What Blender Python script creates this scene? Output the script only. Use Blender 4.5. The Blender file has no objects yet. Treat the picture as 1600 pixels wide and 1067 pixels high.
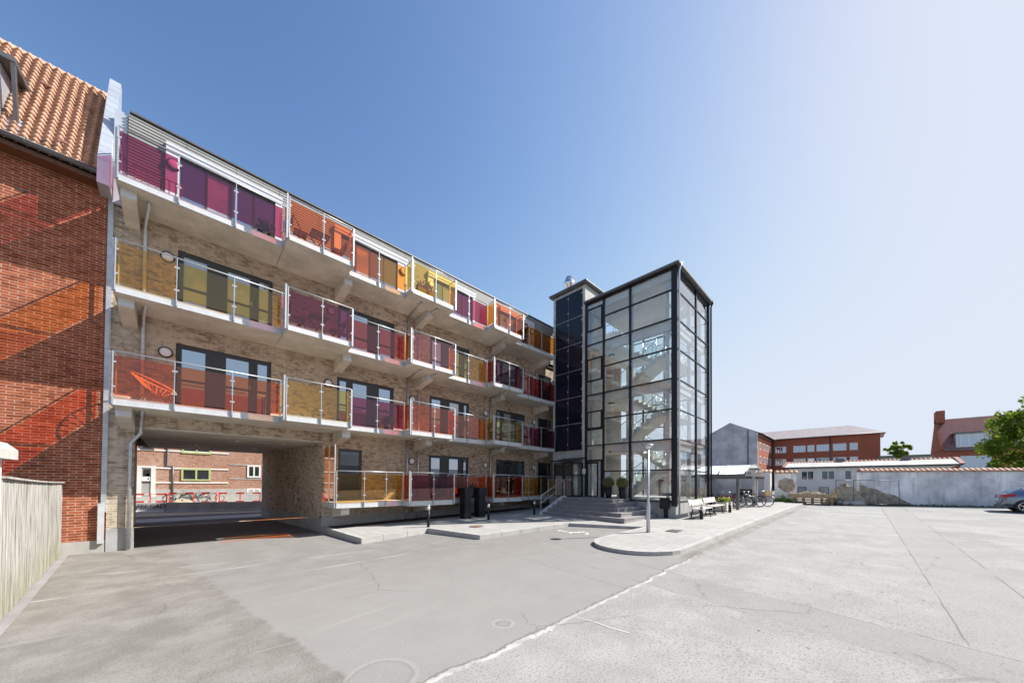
import bpy, bmesh, math, random
from mathutils import Vector, Matrix
random.seed(7)
D = bpy.data
SC = bpy.context.scene
COL = SC.collection
R = math.radians
PI = math.pi

# ------------------------------------------------------------ camera
EYE = 2.0
YAW, PITCH, ROLL = R(44.2), R(0.88), R(0.40)
cam = D.objects.new("camera", D.cameras.new("camera")); COL.objects.link(cam)
fw = Vector((math.sin(YAW) * math.cos(PITCH), math.cos(YAW) * math.cos(PITCH), math.sin(PITCH)))
rt = Vector((math.cos(YAW), -math.sin(YAW), 0))
up = rt.cross(fw)
rt, up = rt * math.cos(ROLL) + up * math.sin(ROLL), up * math.cos(ROLL) - rt * math.sin(ROLL)
cam.matrix_world = Matrix(((rt.x, up.x, -fw.x, 0), (rt.y, up.y, -fw.y, 0), (rt.z, up.z, -fw.z, EYE), (0, 0, 0, 1)))
cam.data.sensor_width = 36.0
cam.data.lens = 530 / 1600 * 36
cam.data.shift_y = (745.5 - 533.5) / 1600
cam.data.clip_start = 0.05
cam.data.clip_end = 3000
SC.camera = cam

# ------------------------------------------------------------ light
SUN_AZ = math.atan2(0.835, -0.55)      # measured from +Y towards +X
SUN_EL = R(43.5)
world = D.worlds.new("World"); SC.world = world; world.use_nodes = True
wn = world.node_tree
bg = wn.nodes["Background"]
sky = wn.nodes.new("ShaderNodeTexSky"); sky.sky_type = 'NISHITA'; sky.sun_disc = False
sky.sun_elevation = SUN_EL; sky.sun_rotation = SUN_AZ
sky.altitude = 10; sky.air_density = 1.0; sky.dust_density = 0.65; sky.ozone_density = 1.2
# the sky's wide range is rolled off like a camera's shoulder: y = top * (1 - exp(-(x / d)^2)), per channel
sp = wn.nodes.new("ShaderNodeSeparateColor"); cb = wn.nodes.new("ShaderNodeCombineColor"); wn.links.new(sky.outputs[0], sp.inputs[0])
def wm(op, a, b=0.0):
    x = wn.nodes.new("ShaderNodeMath"); x.operation = op
    for k_, v_ in ((0, a), (1, b)):
        if isinstance(v_, (int, float)): x.inputs[k_].default_value = v_
        else: wn.links.new(v_, x.inputs[k_])
    return x.outputs[0]
for k_, (div, pw, top_) in enumerate(((1.90, 2.0, 3.42), (2.28, 1.95, 3.75), (2.72, 2.0, 4.34))):
    y_ = wm('POWER', wm('DIVIDE', sp.outputs[k_], div), pw)
    y_ = wm('SUBTRACT', 1.0, wm('EXPONENT', wm('MULTIPLY', y_, -1.0)))
    wn.links.new(wm('MULTIPLY', y_, top_), cb.inputs[k_])
wn.links.new(cb.outputs[0], bg.inputs[0]); bg.inputs[1].default_value = 0.125
sd = D.lights.new("sun", 'SUN'); sd.energy = 5.0; sd.angle = R(0.53); sd.color = (1.0, 0.96, 0.90)
sun = D.objects.new("sun", sd); COL.objects.link(sun)
sdir = Vector((math.sin(SUN_AZ) * math.cos(SUN_EL), math.cos(SUN_AZ) * math.cos(SUN_EL), math.sin(SUN_EL)))
sun.rotation_euler = sdir.to_track_quat('Z', 'Y').to_euler(); sun.location = (40, -30, 50)
vs = SC.view_settings
vs.view_transform = 'Standard'; vs.look = 'None'; vs.gamma = 1.0; vs.exposure = 0.80; vs.use_curve_mapping = False
cy = SC.cycles
cy.max_bounces = 8; cy.diffuse_bounces = 4; cy.glossy_bounces = 4; cy.transmission_bounces = 6
cy.transparent_max_bounces = 40; cy.caustics_reflective = False; cy.caustics_refractive = False
cy.use_denoising = True; cy.sample_clamp_indirect = 6

# ------------------------------------------------------------ materials
M = {}
class NT:
    """small helper over a node tree"""
    def __init__(s, name):
        s.m = D.materials.new(name); s.m.use_nodes = True; s.t = s.m.node_tree; s.n = s.t.nodes
        s.b = s.n["Principled BSDF"]; s.out = s.n["Material Output"]
    def node(s, k, **kw):
        x = s.n.new(k)
        for a, v in kw.items(): setattr(x, a, v)
        return x
    def put(s, sock, v):
        if isinstance(v, bpy.types.NodeSocket): s.t.links.new(v, sock)
        elif isinstance(v, (tuple, list)) and len(v) == 3 and sock.type == 'RGBA': sock.default_value = (*v, 1)
        else: sock.default_value = v
    def m_(s, op, a, b=0.0, c=0.0):
        x = s.node("ShaderNodeMath", operation=op)
        s.put(x.inputs[0], a); s.put(x.inputs[1], b); s.put(x.inputs[2], c)
        return x.outputs[0]
    def mix(s, f, a, b, mode='MIX'):
        x = s.node("ShaderNodeMix", data_type='RGBA', blend_type=mode)
        s.put(x.inputs[0], f); s.put(x.inputs[6], a); s.put(x.inputs[7], b)
        return x.outputs[2]
    def ramp(s, v, lo, hi, a=0.0, b=1.0):
        x = s.node("ShaderNodeMapRange", interpolation_type='SMOOTHSTEP')
        s.put(x.inputs[0], v); x.inputs[1].default_value = lo; x.inputs[2].default_value = hi
        x.inputs[3].default_value = a; x.inputs[4].default_value = b
        return x.outputs[0]
    def pos(s):
        g = s.node("ShaderNodeNewGeometry"); return g.outputs["Position"]
    def xyz(s, v):
        x = s.node("ShaderNodeSeparateXYZ"); s.put(x.inputs[0], v); return x.outputs
    def comb(s, x, y, z=0.0):
        c = s.node("ShaderNodeCombineXYZ"); s.put(c.inputs[0], x); s.put(c.inputs[1], y); s.put(c.inputs[2], z); return c.outputs[0]
    def noise(s, v, scale, det=4, rough=0.55):
        x = s.node("ShaderNodeTexNoise"); s.put(x.inputs["Vector"], v)
        x.inputs["Scale"].default_value = scale; x.inputs["Detail"].default_value = det; x.inputs["Roughness"].default_value = rough
        return x.outputs[0]
    def scale(s, v, sx, sy, sz):
        x = s.node("ShaderNodeVectorMath", operation='MULTIPLY'); s.put(x.inputs[0], v); x.inputs[1].default_value = (sx, sy, sz); return x.outputs[0]
    def bump(s, h, st=0.3, d=0.02):
        x = s.node("ShaderNodeBump"); s.put(x.inputs["Height"], h); x.inputs["Strength"].default_value = st; x.inputs["Distance"].default_value = d
        s.t.links.new(x.outputs[0], s.b.inputs["Normal"])
    def base(s, c, rough=0.6, metal=0.0, spec=None):
        s.put(s.b.inputs["Base Color"], c); s.put(s.b.inputs["Roughness"], rough); s.put(s.b.inputs["Metallic"], metal)
        if spec is not None: s.b.inputs["Specular IOR Level"].default_value = spec
        return s

def lerp3(a, k): return tuple(x * k for x in a)
def plain(key, col, rough=0.6, metal=0.0, var=0.12, nscale=3.0, bump=0.0, spec=None, fine=0.0):
    t = NT(key); p = t.pos()
    n = t.noise(p, nscale, 5)
    c = t.mix(t.ramp(n, 0.3, 0.7), lerp3(col, 1 - var), lerp3(col, 1 + var))
    if fine:
        f = t.noise(p, 60, 3)
        c = t.mix(t.ramp(f, 0.35, 0.65, 0, fine), c, lerp3(col, 0.5))
    t.base(c, rough, metal, spec)
    if bump: t.bump(t.noise(p, 40, 4), bump, 0.01)
    M[key] = t.m
    return t.m

def brick(key, c1, c2, mortar, bw=0.24, rh=0.067, ms=0.011, wash=0.0, washc=(0.5, 0.45, 0.4), washscale=0.5, dark=0.35, bump=0.6):
    t = NT(key); p = t.pos(); x, y, z = t.xyz(p)[0:3]
    v = t.comb(t.m_('ADD', x, y), z)
    b = t.node("ShaderNodeTexBrick"); t.put(b.inputs["Vector"], v)
    b.offset = 0.5; b.squash = 1
    for k, val in (("Scale", 1.0), ("Brick Width", bw), ("Row Height", rh), ("Mortar Size", ms), ("Mortar Smooth", 0.25), ("Bias", 0.0)):
        b.inputs[k].default_value = val
    t.put(b.inputs["Color1"], c1); t.put(b.inputs["Color2"], c2); t.put(b.inputs["Mortar"], mortar)
    # per-brick darkening with a second brick-sized cell noise
    cell = t.comb(t.m_('MULTIPLY', t.m_('ADD', x, y), 1 / bw * 1.0), t.m_('FLOOR', t.m_('DIVIDE', z, rh)))
    n1 = t.noise(t.scale(cell, 1.0, 7.31, 1), 0.9, 2)
    c = t.mix(t.ramp(n1, 0.42, 0.68, 0, dark), b.outputs[0], lerp3(c2, 0.45))
    n2 = t.noise(p, washscale, 6, 0.65)
    n3 = t.noise(p, 5.0, 5, 0.7)
    if wash:
        f = t.m_('MULTIPLY', t.ramp(n2, 0.42, 0.66), t.ramp(n3, 0.35, 0.62))
        c = t.mix(t.m_('MULTIPLY', f, wash), c, washc)
    c = t.mix(t.ramp(t.noise(p, 0.35, 3), 0.3, 0.75, 0, 0.35), c, lerp3(c1, 0.6))
    t.base(c, 0.9, 0, 0.2)
    h = t.m_('ADD', t.m_('SUBTRACT', 1.0, b.outputs[1]), t.m_('MULTIPLY', n3, 0.8))
    t.bump(h, bump, 0.012)
    M[key] = t.m

brick("tan_brick", (0.60, 0.48, 0.355), (0.37, 0.275, 0.195), (0.66, 0.58, 0.48), bw=0.235, rh=0.072, ms=0.015, wash=0.85, washc=(0.66, 0.57, 0.46), washscale=0.9, dark=0.8, bump=1.0)
brick("red_brick", (0.42, 0.105, 0.042), (0.26, 0.058, 0.026), (0.50, 0.38, 0.29), bw=0.245, rh=0.072, ms=0.010, wash=0.22, washc=(0.30, 0.12, 0.07), dark=0.65)
brick("far_red_brick", (0.42, 0.125, 0.07), (0.33, 0.09, 0.05), (0.36, 0.2, 0.15), bw=0.24, rh=0.07, ms=0.008, dark=0.3, bump=0.2)
brick("salmon_brick", (0.46, 0.235, 0.15), (0.32, 0.14, 0.085), (0.50, 0.40, 0.33), bw=0.24, rh=0.068, ms=0.012, wash=0.5, washc=(0.55, 0.42, 0.36), dark=0.5)
brick("block_joint", (0.30, 0.28, 0.25), (0.25, 0.235, 0.21), (0.2, 0.19, 0.17), bw=0.6, rh=0.2, ms=0.008, dark=0.2, bump=0.3)

def concrete(key, col, var=0.25, sc=1.2, bump=0.25, streak=0.3, rough=0.85):
    t = NT(key); p = t.pos()
    n = t.noise(p, sc, 8, 0.65); n2 = t.noise(t.scale(p, 3.0, 3.0, 0.35), 1.6, 5, 0.6); f = t.noise(p, 45, 4, 0.7)
    c = t.mix(t.ramp(n, 0.3, 0.7), lerp3(col, 1 - var), lerp3(col, 1 + var * 0.6))
    c = t.mix(t.ramp(n2, 0.5, 0.72, 0, streak), c, lerp3(col, 0.55))
    c = t.mix(t.ramp(f, 0.4, 0.62, 0, 0.25), c, lerp3(col, 0.7))
    t.base(c, rough, 0, 0.3); t.bump(f, bump, 0.006)
    M[key] = t.m
concrete("concrete", (0.50, 0.485, 0.455))
concrete("slab_concrete", (0.62, 0.585, 0.52), 0.22, 1.1, streak=0.3)
concrete("tower_concrete", (0.70, 0.685, 0.65), 0.12, 1.0, 0.2, 0.15)
concrete("grey_render", (0.52, 0.51, 0.53), 0.3, 0.5, streak=0.45)
concrete("wall_render", (0.80, 0.80, 0.80), 0.4, 0.7, streak=0.75)
concrete("white_render", (0.68, 0.67, 0.65), 0.12, 0.6, streak=0.2)
concrete("step_stone", (0.30, 0.28, 0.28), 0.15, 1.5, streak=0.2)
concrete("kerb_stone", (0.43, 0.415, 0.39), 0.15, 2.0, streak=0.15)
concrete("plinth_concrete", (0.40, 0.40, 0.395), 0.2, 1.2, streak=0.35)
concrete("sand", (0.46, 0.38, 0.27), 0.3, 3.0, 0.8, 0.2, 0.95)
concrete("rubble", (0.42, 0.36, 0.29), 0.5, 4.0, 0.9, 0.5, 0.95)

plain("galvanized", (0.50, 0.52, 0.54), 0.42, 0.55, 0.10, 9)
plain("edge_plate", (0.56, 0.57, 0.58), 0.5, 0.25, 0.06, 6)
plain("steel", (0.60, 0.62, 0.65), 0.32, 0.8, 0.08, 8)
plain("black_metal", (0.014, 0.016, 0.022), 0.45, 0.0, 0.2, 3, spec=0.3)
plain("gutter_metal", (0.13, 0.13, 0.135), 0.45, 0.4, 0.15, 3)
plain("window_frame", (0.040, 0.044, 0.050), 0.45, 0.0, 0.1, 2)
plain("frame_white", (0.72, 0.72, 0.70), 0.5, 0, 0.04, 2)
plain("frame_green", (0.40, 0.44, 0.20), 0.5, 0, 0.05, 2)
plain("cladding", (0.33, 0.33, 0.315), 0.6, 0.1, 0.10, 1.5)
plain("cladding_gap", (0.04, 0.04, 0.04), 0.9)
plain("zinc", (0.52, 0.55, 0.60), 0.45, 0.5, 0.10, 1.2)
plain("white_panel", (0.55, 0.58, 0.62), 0.45, 0, 0.04, 2)
plain("lamp_shade", (0.78, 0.77, 0.80), 0.35, 0, 0.03, 2)
plain("bench_wood", (0.62, 0.58, 0.50), 0.6, 0, 0.1, 12)
plain("rubber", (0.02, 0.02, 0.02), 0.7)
plain("paint_white", (0.78, 0.77, 0.74), 0.7, 0, 0.15, 8, fine=0.3)
plain("paint_red", (0.62, 0.04, 0.03), 0.5, 0, 0.1, 5)
plain("paint_orange", (0.62, 0.12, 0.04), 0.7, 0, 0.2, 5)
plain("rust", (0.24, 0.13, 0.08), 0.8, 0.2, 0.3, 20)
plain("wood_dark", (0.12, 0.045, 0.02), 0.5, 0, 0.2, 10)
plain("wood_pallet", (0.42, 0.30, 0.18), 0.8, 0, 0.3, 8)
plain("wicker", (0.72, 0.50, 0.24), 0.7, 0, 0.3, 30)
plain("tan_leather", (0.45, 0.18, 0.07), 0.5, 0, 0.1, 10)
plain("bark", (0.14, 0.10, 0.07), 0.9, 0, 0.3, 12)
def leafmat(key, col):
    t = NT(key); p = t.pos(); t.n.remove(t.b)
    c = t.mix(t.ramp(t.noise(p, 2.2, 4), 0.35, 0.65), lerp3(col, 0.6), lerp3(col, 1.35))
    d = t.node("ShaderNodeBsdfDiffuse"); tl = t.node("ShaderNodeBsdfTranslucent"); t.put(d.inputs[0], c); t.put(tl.inputs[0], t.mix(0.5, c, (0.25, 0.30, 0.02)))
    mx = t.node("ShaderNodeMixShader"); mx.inputs[0].default_value = 0.5
    t.t.links.new(d.outputs[0], mx.inputs[1]); t.t.links.new(tl.outputs[0], mx.inputs[2]); t.t.links.new(mx.outputs[0], t.out.inputs[0]); M[key] = t.m
leafmat("leaf", (0.12, 0.19, 0.035)); leafmat("leaf_dark", (0.07, 0.12, 0.03))
plain("box_leaf", (0.16, 0.15, 0.04), 0.6, 0, 0.35, 14)
plain("weed", (0.16, 0.26, 0.03), 0.6, 0, 0.4, 6)
plain("flower", (0.75, 0.6, 0.08), 0.6, 0, 0.2, 10)
plain("light_glass_block", (0.75, 0.73, 0.66), 0.3)
plain("curtain", (0.60, 0.58, 0.55), 0.8, 0, 0.1, 6)
plain("acrylic_roof", (0.66, 0.72, 0.76), 0.25, 0, 0.05, 2)
plain("chrome", (0.75, 0.75, 0.76), 0.15, 1.0, 0.02)
plain("tail_red", (0.45, 0.01, 0.015), 0.15, 0, 0.05)
plain("plant_red", (0.25, 0.07, 0.05), 0.7, 0, 0.4, 14)
for k, c in (("bike_black", (0.02, 0.02, 0.022)), ("bike_red", (0.4, 0.03, 0.03)), ("bike_blue", (0.05, 0.09, 0.2)), ("bike_silver", (0.5, 0.52, 0.54)),
             ("bike_orange", (0.55, 0.16, 0.04)), ("bike_green", (0.05, 0.13, 0.08))):
    plain(k, c, 0.3, 0.3, 0.03)

def tiles(key, col, dark):
    t = NT(key); p = t.pos()
    c = t.mix(t.ramp(t.noise(p, 9, 3), 0.35, 0.65), lerp3(col, 0.78), lerp3(col, 1.2))
    c = t.mix(t.ramp(t.noise(p, 1.3, 6, .7), 0.50, 0.70, 0, 0.7), c, dark); c = t.mix(t.ramp(t.noise(p, 4.2, 2), 0.3, 0.7, 0, .45), c, lerp3(col, 1.35))
    t.base(c, 0.75, 0, 0.3); t.bump(t.noise(p, 35, 3), 0.2, 0.01); M[key] = t.m
tiles("clay_tile", (0.47, 0.275, 0.185), (0.16, 0.11, 0.08))
tiles("far_tile", (0.33, 0.28, 0.28), (0.12, 0.09, 0.08))
tiles("dark_tile", (0.27, 0.12, 0.10), (0.10, 0.05, 0.05))

# weathered fence boards: streaks run along z
t = NT("fence_wood"); p = t.pos()
n = t.noise(t.scale(p, 30, 30, 1.4), 1.0, 6, 0.7); n2 = t.noise(t.scale(p, 6, 6, 1.0), 1.0, 5, 0.65)
c = t.mix(t.ramp(n, 0.32, 0.66), (0.15, 0.14, 0.12), (0.58, 0.565, 0.53))
c = t.mix(t.ramp(n2, 0.5, 0.7, 0, 0.5), c, (0.27, 0.25, 0.20))
z = t.xyz(p)[2]
c = t.mix(t.m_('MULTIPLY', t.ramp(z, 0.9, 0.0), t.ramp(n2, 0.3, 0.6, 0.1, 0.5)), c, (0.20, 0.20, 0.07))
t.base(c, 0.9, 0, 0.2); t.bump(n, 0.4, 0.01); M["fence_wood"] = t.m

# solar panel: fine cell lines
t = NT("solar_cell"); p = t.pos(); x, y, z = t.xyz(p)[0:3]
def line(t, v, pitch, w): return t.m_('LESS_THAN', t.m_('FRACT', t.m_('DIVIDE', v, pitch)), w)
g = t.m_('MAXIMUM', line(t, y, 0.16, 0.03), line(t, z, 0.16, 0.02))
t.base(t.mix(g, (0.004, 0.006, 0.018), (0.02, 0.024, 0.045)), 0.15, 0, 0.35); M["solar_cell"] = t.m

# paving slabs
t = NT("paving"); p = t.pos(); x, y, z = t.xyz(p)[0:3]
b = t.node("ShaderNodeTexBrick"); t.put(b.inputs["Vector"], t.comb(y, x)); b.offset = 0.5
for k, val in (("Scale", 1.0), ("Brick Width", 0.8), ("Row Height", 0.4), ("Mortar Size", 0.008), ("Mortar Smooth", 0.2)): b.inputs[k].default_value = val
t.put(b.inputs["Color1"], (0.42, 0.405, 0.38)); t.put(b.inputs["Color2"], (0.36, 0.348, 0.328)); t.put(b.inputs["Mortar"], (0.17, 0.165, 0.155))
c = t.mix(t.ramp(t.noise(p, 0.8, 6, .65), 0.35, 0.7, 0, 0.35), b.outputs[0], (0.28, 0.27, 0.25))
c = t.mix(t.ramp(t.noise(p, 50, 3), 0.4, 0.65, 0, 0.2), c, (0.3, 0.29, 0.27))
t.base(c, 0.85, 0, 0.3); t.bump(t.m_('SUBTRACT', 1.0, b.outputs[1]), 0.3, 0.006); M["paving"] = t.m

# asphalt yard
t = NT("asphalt"); p = t.pos(); x, y, z = t.xyz(p)[0:3]
big = t.noise(p, 0.22, 5, 0.6); mid = t.noise(p, 1.3, 7, 0.68); fine = t.noise(p, 38, 3, 0.7); grit = t.noise(p, 120, 2, 0.6)
wob = t.m_('ADD', t.m_('MULTIPLY', t.m_('SUBTRACT', mid, 0.5), 1.1), t.m_('MULTIPLY', t.m_('SUBTRACT', t.noise(p, 7, 4), 0.5), 0.35))
old = t.mix(t.ramp(mid, 0.3, 0.72), (0.284, 0.276, 0.260), (0.364, 0.356, 0.336))
old = t.mix(t.ramp(big, 0.45, 0.7, 0, 0.4), old, (0.268, 0.256, 0.240))
old = t.mix(t.ramp(fine, 0.50, 0.66, 0, 0.75), old, (0.144, 0.136, 0.128))
old = t.mix(t.ramp(grit, 0.60, 0.72, 0, 0.6), old, (0.448, 0.440, 0.424))
peb = t.node('ShaderNodeTexVoronoi'); t.put(peb.inputs['Vector'], p); peb.inputs['Scale'].default_value = 26
old = t.mix(t.m_('MULTIPLY', t.ramp(peb.outputs[0], 0.22, 0.10), t.ramp(t.noise(p, 9, 3), 0.54, 0.66)), old, (0.13, 0.12, 0.11))
peb2 = t.node('ShaderNodeTexVoronoi'); t.put(peb2.inputs['Vector'], p); peb2.inputs['Scale'].default_value = 2.1
old = t.mix(t.m_('MULTIPLY', t.ramp(peb2.outputs[0], 0.055, 0.04), 0.9), old, (0.05, 0.05, 0.05))
spots = t.m_('MULTIPLY', t.ramp(t.noise(p, 5.5, 3), 0.66, 0.72), t.ramp(big, 0.4, 0.6))
old = t.mix(t.m_('MULTIPLY', spots, 0.5), old, (0.160, 0.152, 0.140))
new = t.mix(t.ramp(mid, 0.3, 0.72), (0.212, 0.200, 0.188), (0.264, 0.252, 0.236))
new = t.mix(t.ramp(fine, 0.48, 0.68, 0, 0.5), new, (0.136, 0.128, 0.120))
# dusty fan nearer to the camera on the newer surface
new = t.mix(t.ramp(t.m_('ADD', y, t.m_('MULTIPLY', wob, 3.0)), 9.5, 4.5, 0, 0.55), new, (0.288, 0.276, 0.256))
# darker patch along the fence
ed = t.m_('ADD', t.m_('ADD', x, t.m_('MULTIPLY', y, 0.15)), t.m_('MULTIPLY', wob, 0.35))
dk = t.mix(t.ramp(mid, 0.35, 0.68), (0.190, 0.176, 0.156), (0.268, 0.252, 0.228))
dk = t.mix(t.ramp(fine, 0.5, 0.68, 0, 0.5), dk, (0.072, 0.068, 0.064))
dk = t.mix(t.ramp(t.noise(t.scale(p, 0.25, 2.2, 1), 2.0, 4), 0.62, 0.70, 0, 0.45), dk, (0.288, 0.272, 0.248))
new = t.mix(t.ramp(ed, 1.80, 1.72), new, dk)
# sweeping pale tyre streaks
st = t.noise(t.comb(t.m_('MULTIPLY', x, 0.22), t.m_('MULTIPLY', t.m_('ADD', y, t.m_('MULTIPLY', x, -0.18)), 3.2)), 1.0, 4, 0.6)
new = t.mix(t.m_('MULTIPLY', t.ramp(st, 0.60, 0.70), 0.35), new, (0.336, 0.320, 0.296))
DKROW = 0
def band(v, c, w, soft=0.5):
    return t.ramp(t.m_('ABSOLUTE', t.m_('SUBTRACT', v, c)), w, w * soft)
w2 = t.m_('MULTIPLY', wob, 0.30)
yy = t.m_('ADD', y, w2)
# trench repair across the old surface
xx = t.m_('ADD', x, t.m_('MULTIPLY', w2, 0.5))
xt = t.m_('ADD', xx, t.m_('MULTIPLY', y, -0.22))
tr = t.m_('MULTIPLY', band(xt, 6.45, 0.55, 0.9), t.ramp(y, 3.0, 2.9))
old = t.mix(t.m_('MULTIPLY', tr, 0.45), old, (0.232, 0.220, 0.204))
crk = t.m_('MULTIPLY', band(xt, 7.0, 0.022), t.ramp(t.noise(p, 1.7, 3), 0.35, 0.5))
crk = t.m_('MAXIMUM', crk, t.m_('MULTIPLY', band(xt, 5.9, 0.018), t.ramp(t.noise(p, 1.3, 3), 0.48, 0.58)))
right = t.ramp(x, 6.6, 7.2)
ys = t.m_('ADD', y, t.m_('MULTIPLY', wob, 0.05))
s1 = t.m_('MULTIPLY', t.m_('MULTIPLY', band(ys, -0.9, 0.016), t.ramp(t.noise(p, 0.8, 4), 0.36, 0.52, .2, 1)), right); s2 = t.m_('MULTIPLY', band(ys, -1.9, 0.02), t.m_('MULTIPLY', right, t.ramp(t.noise(p, 0.9, 3), 0.42, 0.52)))
crk = t.m_('MAXIMUM', crk, t.m_('MAXIMUM', s1, s2))
gap = t.m_('MULTIPLY', t.m_('MULTIPLY', t.ramp(yy, -2.0, -1.9), t.ramp(yy, -0.8, -0.9)), right)
old = t.mix(t.m_('MULTIPLY', gap, t.ramp(mid, 0.35, 0.6, 0.1, 0.5)), old, (0.264, 0.252, 0.232))
rough_patch = t.m_('MULTIPLY', t.ramp(t.m_('ADD', y, wob), -1.2, -2.2), t.ramp(t.noise(p, 0.35, 4), 0.42, 0.6))
old = t.mix(t.m_('MULTIPLY', rough_patch, 0.4), old, (0.208, 0.200, 0.184))
vor = t.node("ShaderNodeTexVoronoi", feature='DISTANCE_TO_EDGE'); t.put(vor.inputs["Vector"], t.comb(t.m_('ADD', x, t.m_('MULTIPLY', wob, 0.6)), t.m_('ADD', y, t.m_('MULTIPLY', wob, -0.5)))); vor.inputs["Scale"].default_value = 0.28
hair = t.m_('MULTIPLY', t.ramp(vor.outputs[0], 0.006, 0.002), t.ramp(t.noise(p, 0.5, 3), 0.5, 0.58))
crk = t.m_('MAXIMUM', crk, t.m_('MULTIPLY', hair, 0.7))
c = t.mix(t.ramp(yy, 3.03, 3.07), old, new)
# frayed joint between both surfaces: a pale lip and a dark line
seamx = t.ramp(x, 10.5, 9.5)
lip = t.m_('MULTIPLY', t.m_('MULTIPLY', band(yy, 3.0, 0.045), seamx), t.ramp(t.noise(p, 2.6, 4), 0.38, 0.6, .25, 1))
c = t.mix(t.m_('MULTIPLY', lip, 0.6), c, (0.58, 0.56, 0.52))
crk = t.m_('MAXIMUM', crk, t.m_('MULTIPLY', band(yy, 3.07, 0.022), seamx))
# asphalt joint across the newer surface
j2 = t.m_('ADD', xx, t.m_('MULTIPLY', y, -0.12))
crk = t.m_('MAXIMUM', crk, t.m_('MULTIPLY', t.m_('MULTIPLY', band(j2, 5.6, 0.014), t.ramp(y, 3.0, 3.1)), t.ramp(y, 10.6, 10.4)))
ypl = t.m_('ADD', y, t.m_('MULTIPLY', wob, 0.10))
brk = t.ramp(t.noise(t.scale(p, 0.5, 3, 1), 1.6, 4), 0.40, 0.58)
streaks = t.m_('MULTIPLY', band(ypl, 9.45, 0.045), t.ramp(x, .2, -.2))
streaks = t.m_('MAXIMUM', streaks, t.m_('MULTIPLY', t.m_('MULTIPLY', band(ypl, 10.0, 0.055), t.ramp(x, -.6, .2)), t.ramp(x, 4.6, 3.6)))
streaks = t.m_('MAXIMUM', streaks, t.m_('MULTIPLY', band(t.m_('ADD', ypl, t.m_('MULTIPLY', x, .25)), 10.95, 0.06), t.ramp(x, 2.2, .5)))
streaks = t.m_('MAXIMUM', streaks, t.m_('MULTIPLY', band(t.m_('ADD', ypl, t.m_('MULTIPLY', x, -.05)), 8.55, 0.05), t.ramp(t.m_('ABSOLUTE', t.m_('SUBTRACT', x, 3.2)), 1.6, .9)))
c = t.mix(t.m_('MULTIPLY', streaks, t.m_('MULTIPLY', brk, 0.6)), c, (0.46, 0.44, 0.41))
for (cx0_, cy0_, r0_, w0_, k0_) in ((1.5, 3.45, .30, .02, .22), (3.3, 3.55, .09, .02, .32), (12.6, .9, .35, .02, .25)):
    dd_ = t.m_('SQRT', t.m_('ADD', t.m_('POWER', t.m_('SUBTRACT', t.m_('ADD', x, t.m_('MULTIPLY', wob, .16)), cx0_), 2.0), t.m_('POWER', t.m_('SUBTRACT', t.m_('ADD', y, t.m_('MULTIPLY', wob, -.14)), cy0_), 2.0)))
    c = t.mix(t.m_('MULTIPLY', t.ramp(dd_, r0_ + .01, r0_ - .01), k0_ * .6), c, (0.21, 0.20, 0.185))
    c = t.mix(t.m_('MULTIPLY', band(dd_, r0_, w0_), k0_), c, (0.13, 0.12, 0.11))
    c = t.mix(t.m_('MULTIPLY', band(dd_, r0_ + .05, .03), k0_ * .7), c, (0.45, 0.43, 0.40))
grime = t.m_('MULTIPLY', t.m_('MULTIPLY', band(t.m_('ADD', yy, t.m_('MULTIPLY', t.m_('SUBTRACT', x, 9.0), 0.02)), 3.12, 0.26, 0.3), t.ramp(x, 8.6, 9.6)), t.ramp(t.noise(p, 3.2, 5, .7), 0.35, 0.6))
c = t.mix(t.m_('MULTIPLY', grime, 0.7), c, (0.17, 0.15, 0.13))
c = t.mix(t.m_('MULTIPLY', crk, 0.55), c, (0.14, 0.13, 0.12))
# driveway and street beyond: the passage's shade painted in as darker asphalt
c = t.mix(t.ramp(y, 14.6, 15.0), c, (0.13, 0.125, 0.125))
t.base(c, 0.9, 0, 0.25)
t.bump(t.m_('ADD', t.m_('ADD', fine, t.m_('MULTIPLY', grit, 0.6)), t.m_('MULTIPLY', crk, -1.5)), 0.45, 0.012)
M["asphalt"] = t.m

def pane_mat(key, tint, refl=1.0, ior=1.5, gl=(1, 1, 1)):
    """thin pane: tinted transparency under a Fresnel reflection (tint is per face)"""
    t = NT(key); t.n.remove(t.b)
    tr = t.node("ShaderNodeBsdfTransparent"); t.put(tr.inputs[0], tint)
    g = t.node("ShaderNodeBsdfGlossy"); g.inputs["Roughness"].default_value = 0.0; t.put(g.inputs[0], gl)
    f = t.node("ShaderNodeFresnel"); bf = t.node("ShaderNodeNewGeometry").outputs["Backfacing"]
    t.put(f.inputs[0], t.m_('ADD', ior, t.m_('MULTIPLY', bf, 1 / ior - ior)))
    mx = t.node("ShaderNodeMixShader"); t.put(mx.inputs[0], t.m_('MULTIPLY', f.outputs[0], refl))
    t.t.links.new(tr.outputs[0], mx.inputs[1]); t.t.links.new(g.outputs[0], mx.inputs[2]); t.t.links.new(mx.outputs[0], t.out.inputs[0])
    M[key] = t.m
TINT = {"amber": (0.98, 0.55, 0.09), "orange": (0.98, 0.36, 0.05), "redorange": (0.92, 0.21, 0.05), "red": (0.74, 0.09, 0.08), "magenta": (0.46, 0.05, 0.13),
        "purple": (0.42, 0.06, 0.15), "yellow": (1.0, 0.64, 0.14), "pink": (0.92, 0.36, 0.33), "maroon": (0.40, 0.03, 0.06), "olive": (0.80, 0.62, 0.22)}
for k, c in TINT.items(): pane_mat("glass_" + k, tuple(math.sqrt(min(1, x * 1.06 + .015)) for x in c), 1.5, 1.5)
pane_mat("glass_clear", (0.955, 0.975, 0.965), 1.0, 1.52)
pane_mat("glass_tower", (0.965, 0.98, 0.975), 1.6, 1.5)
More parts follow.
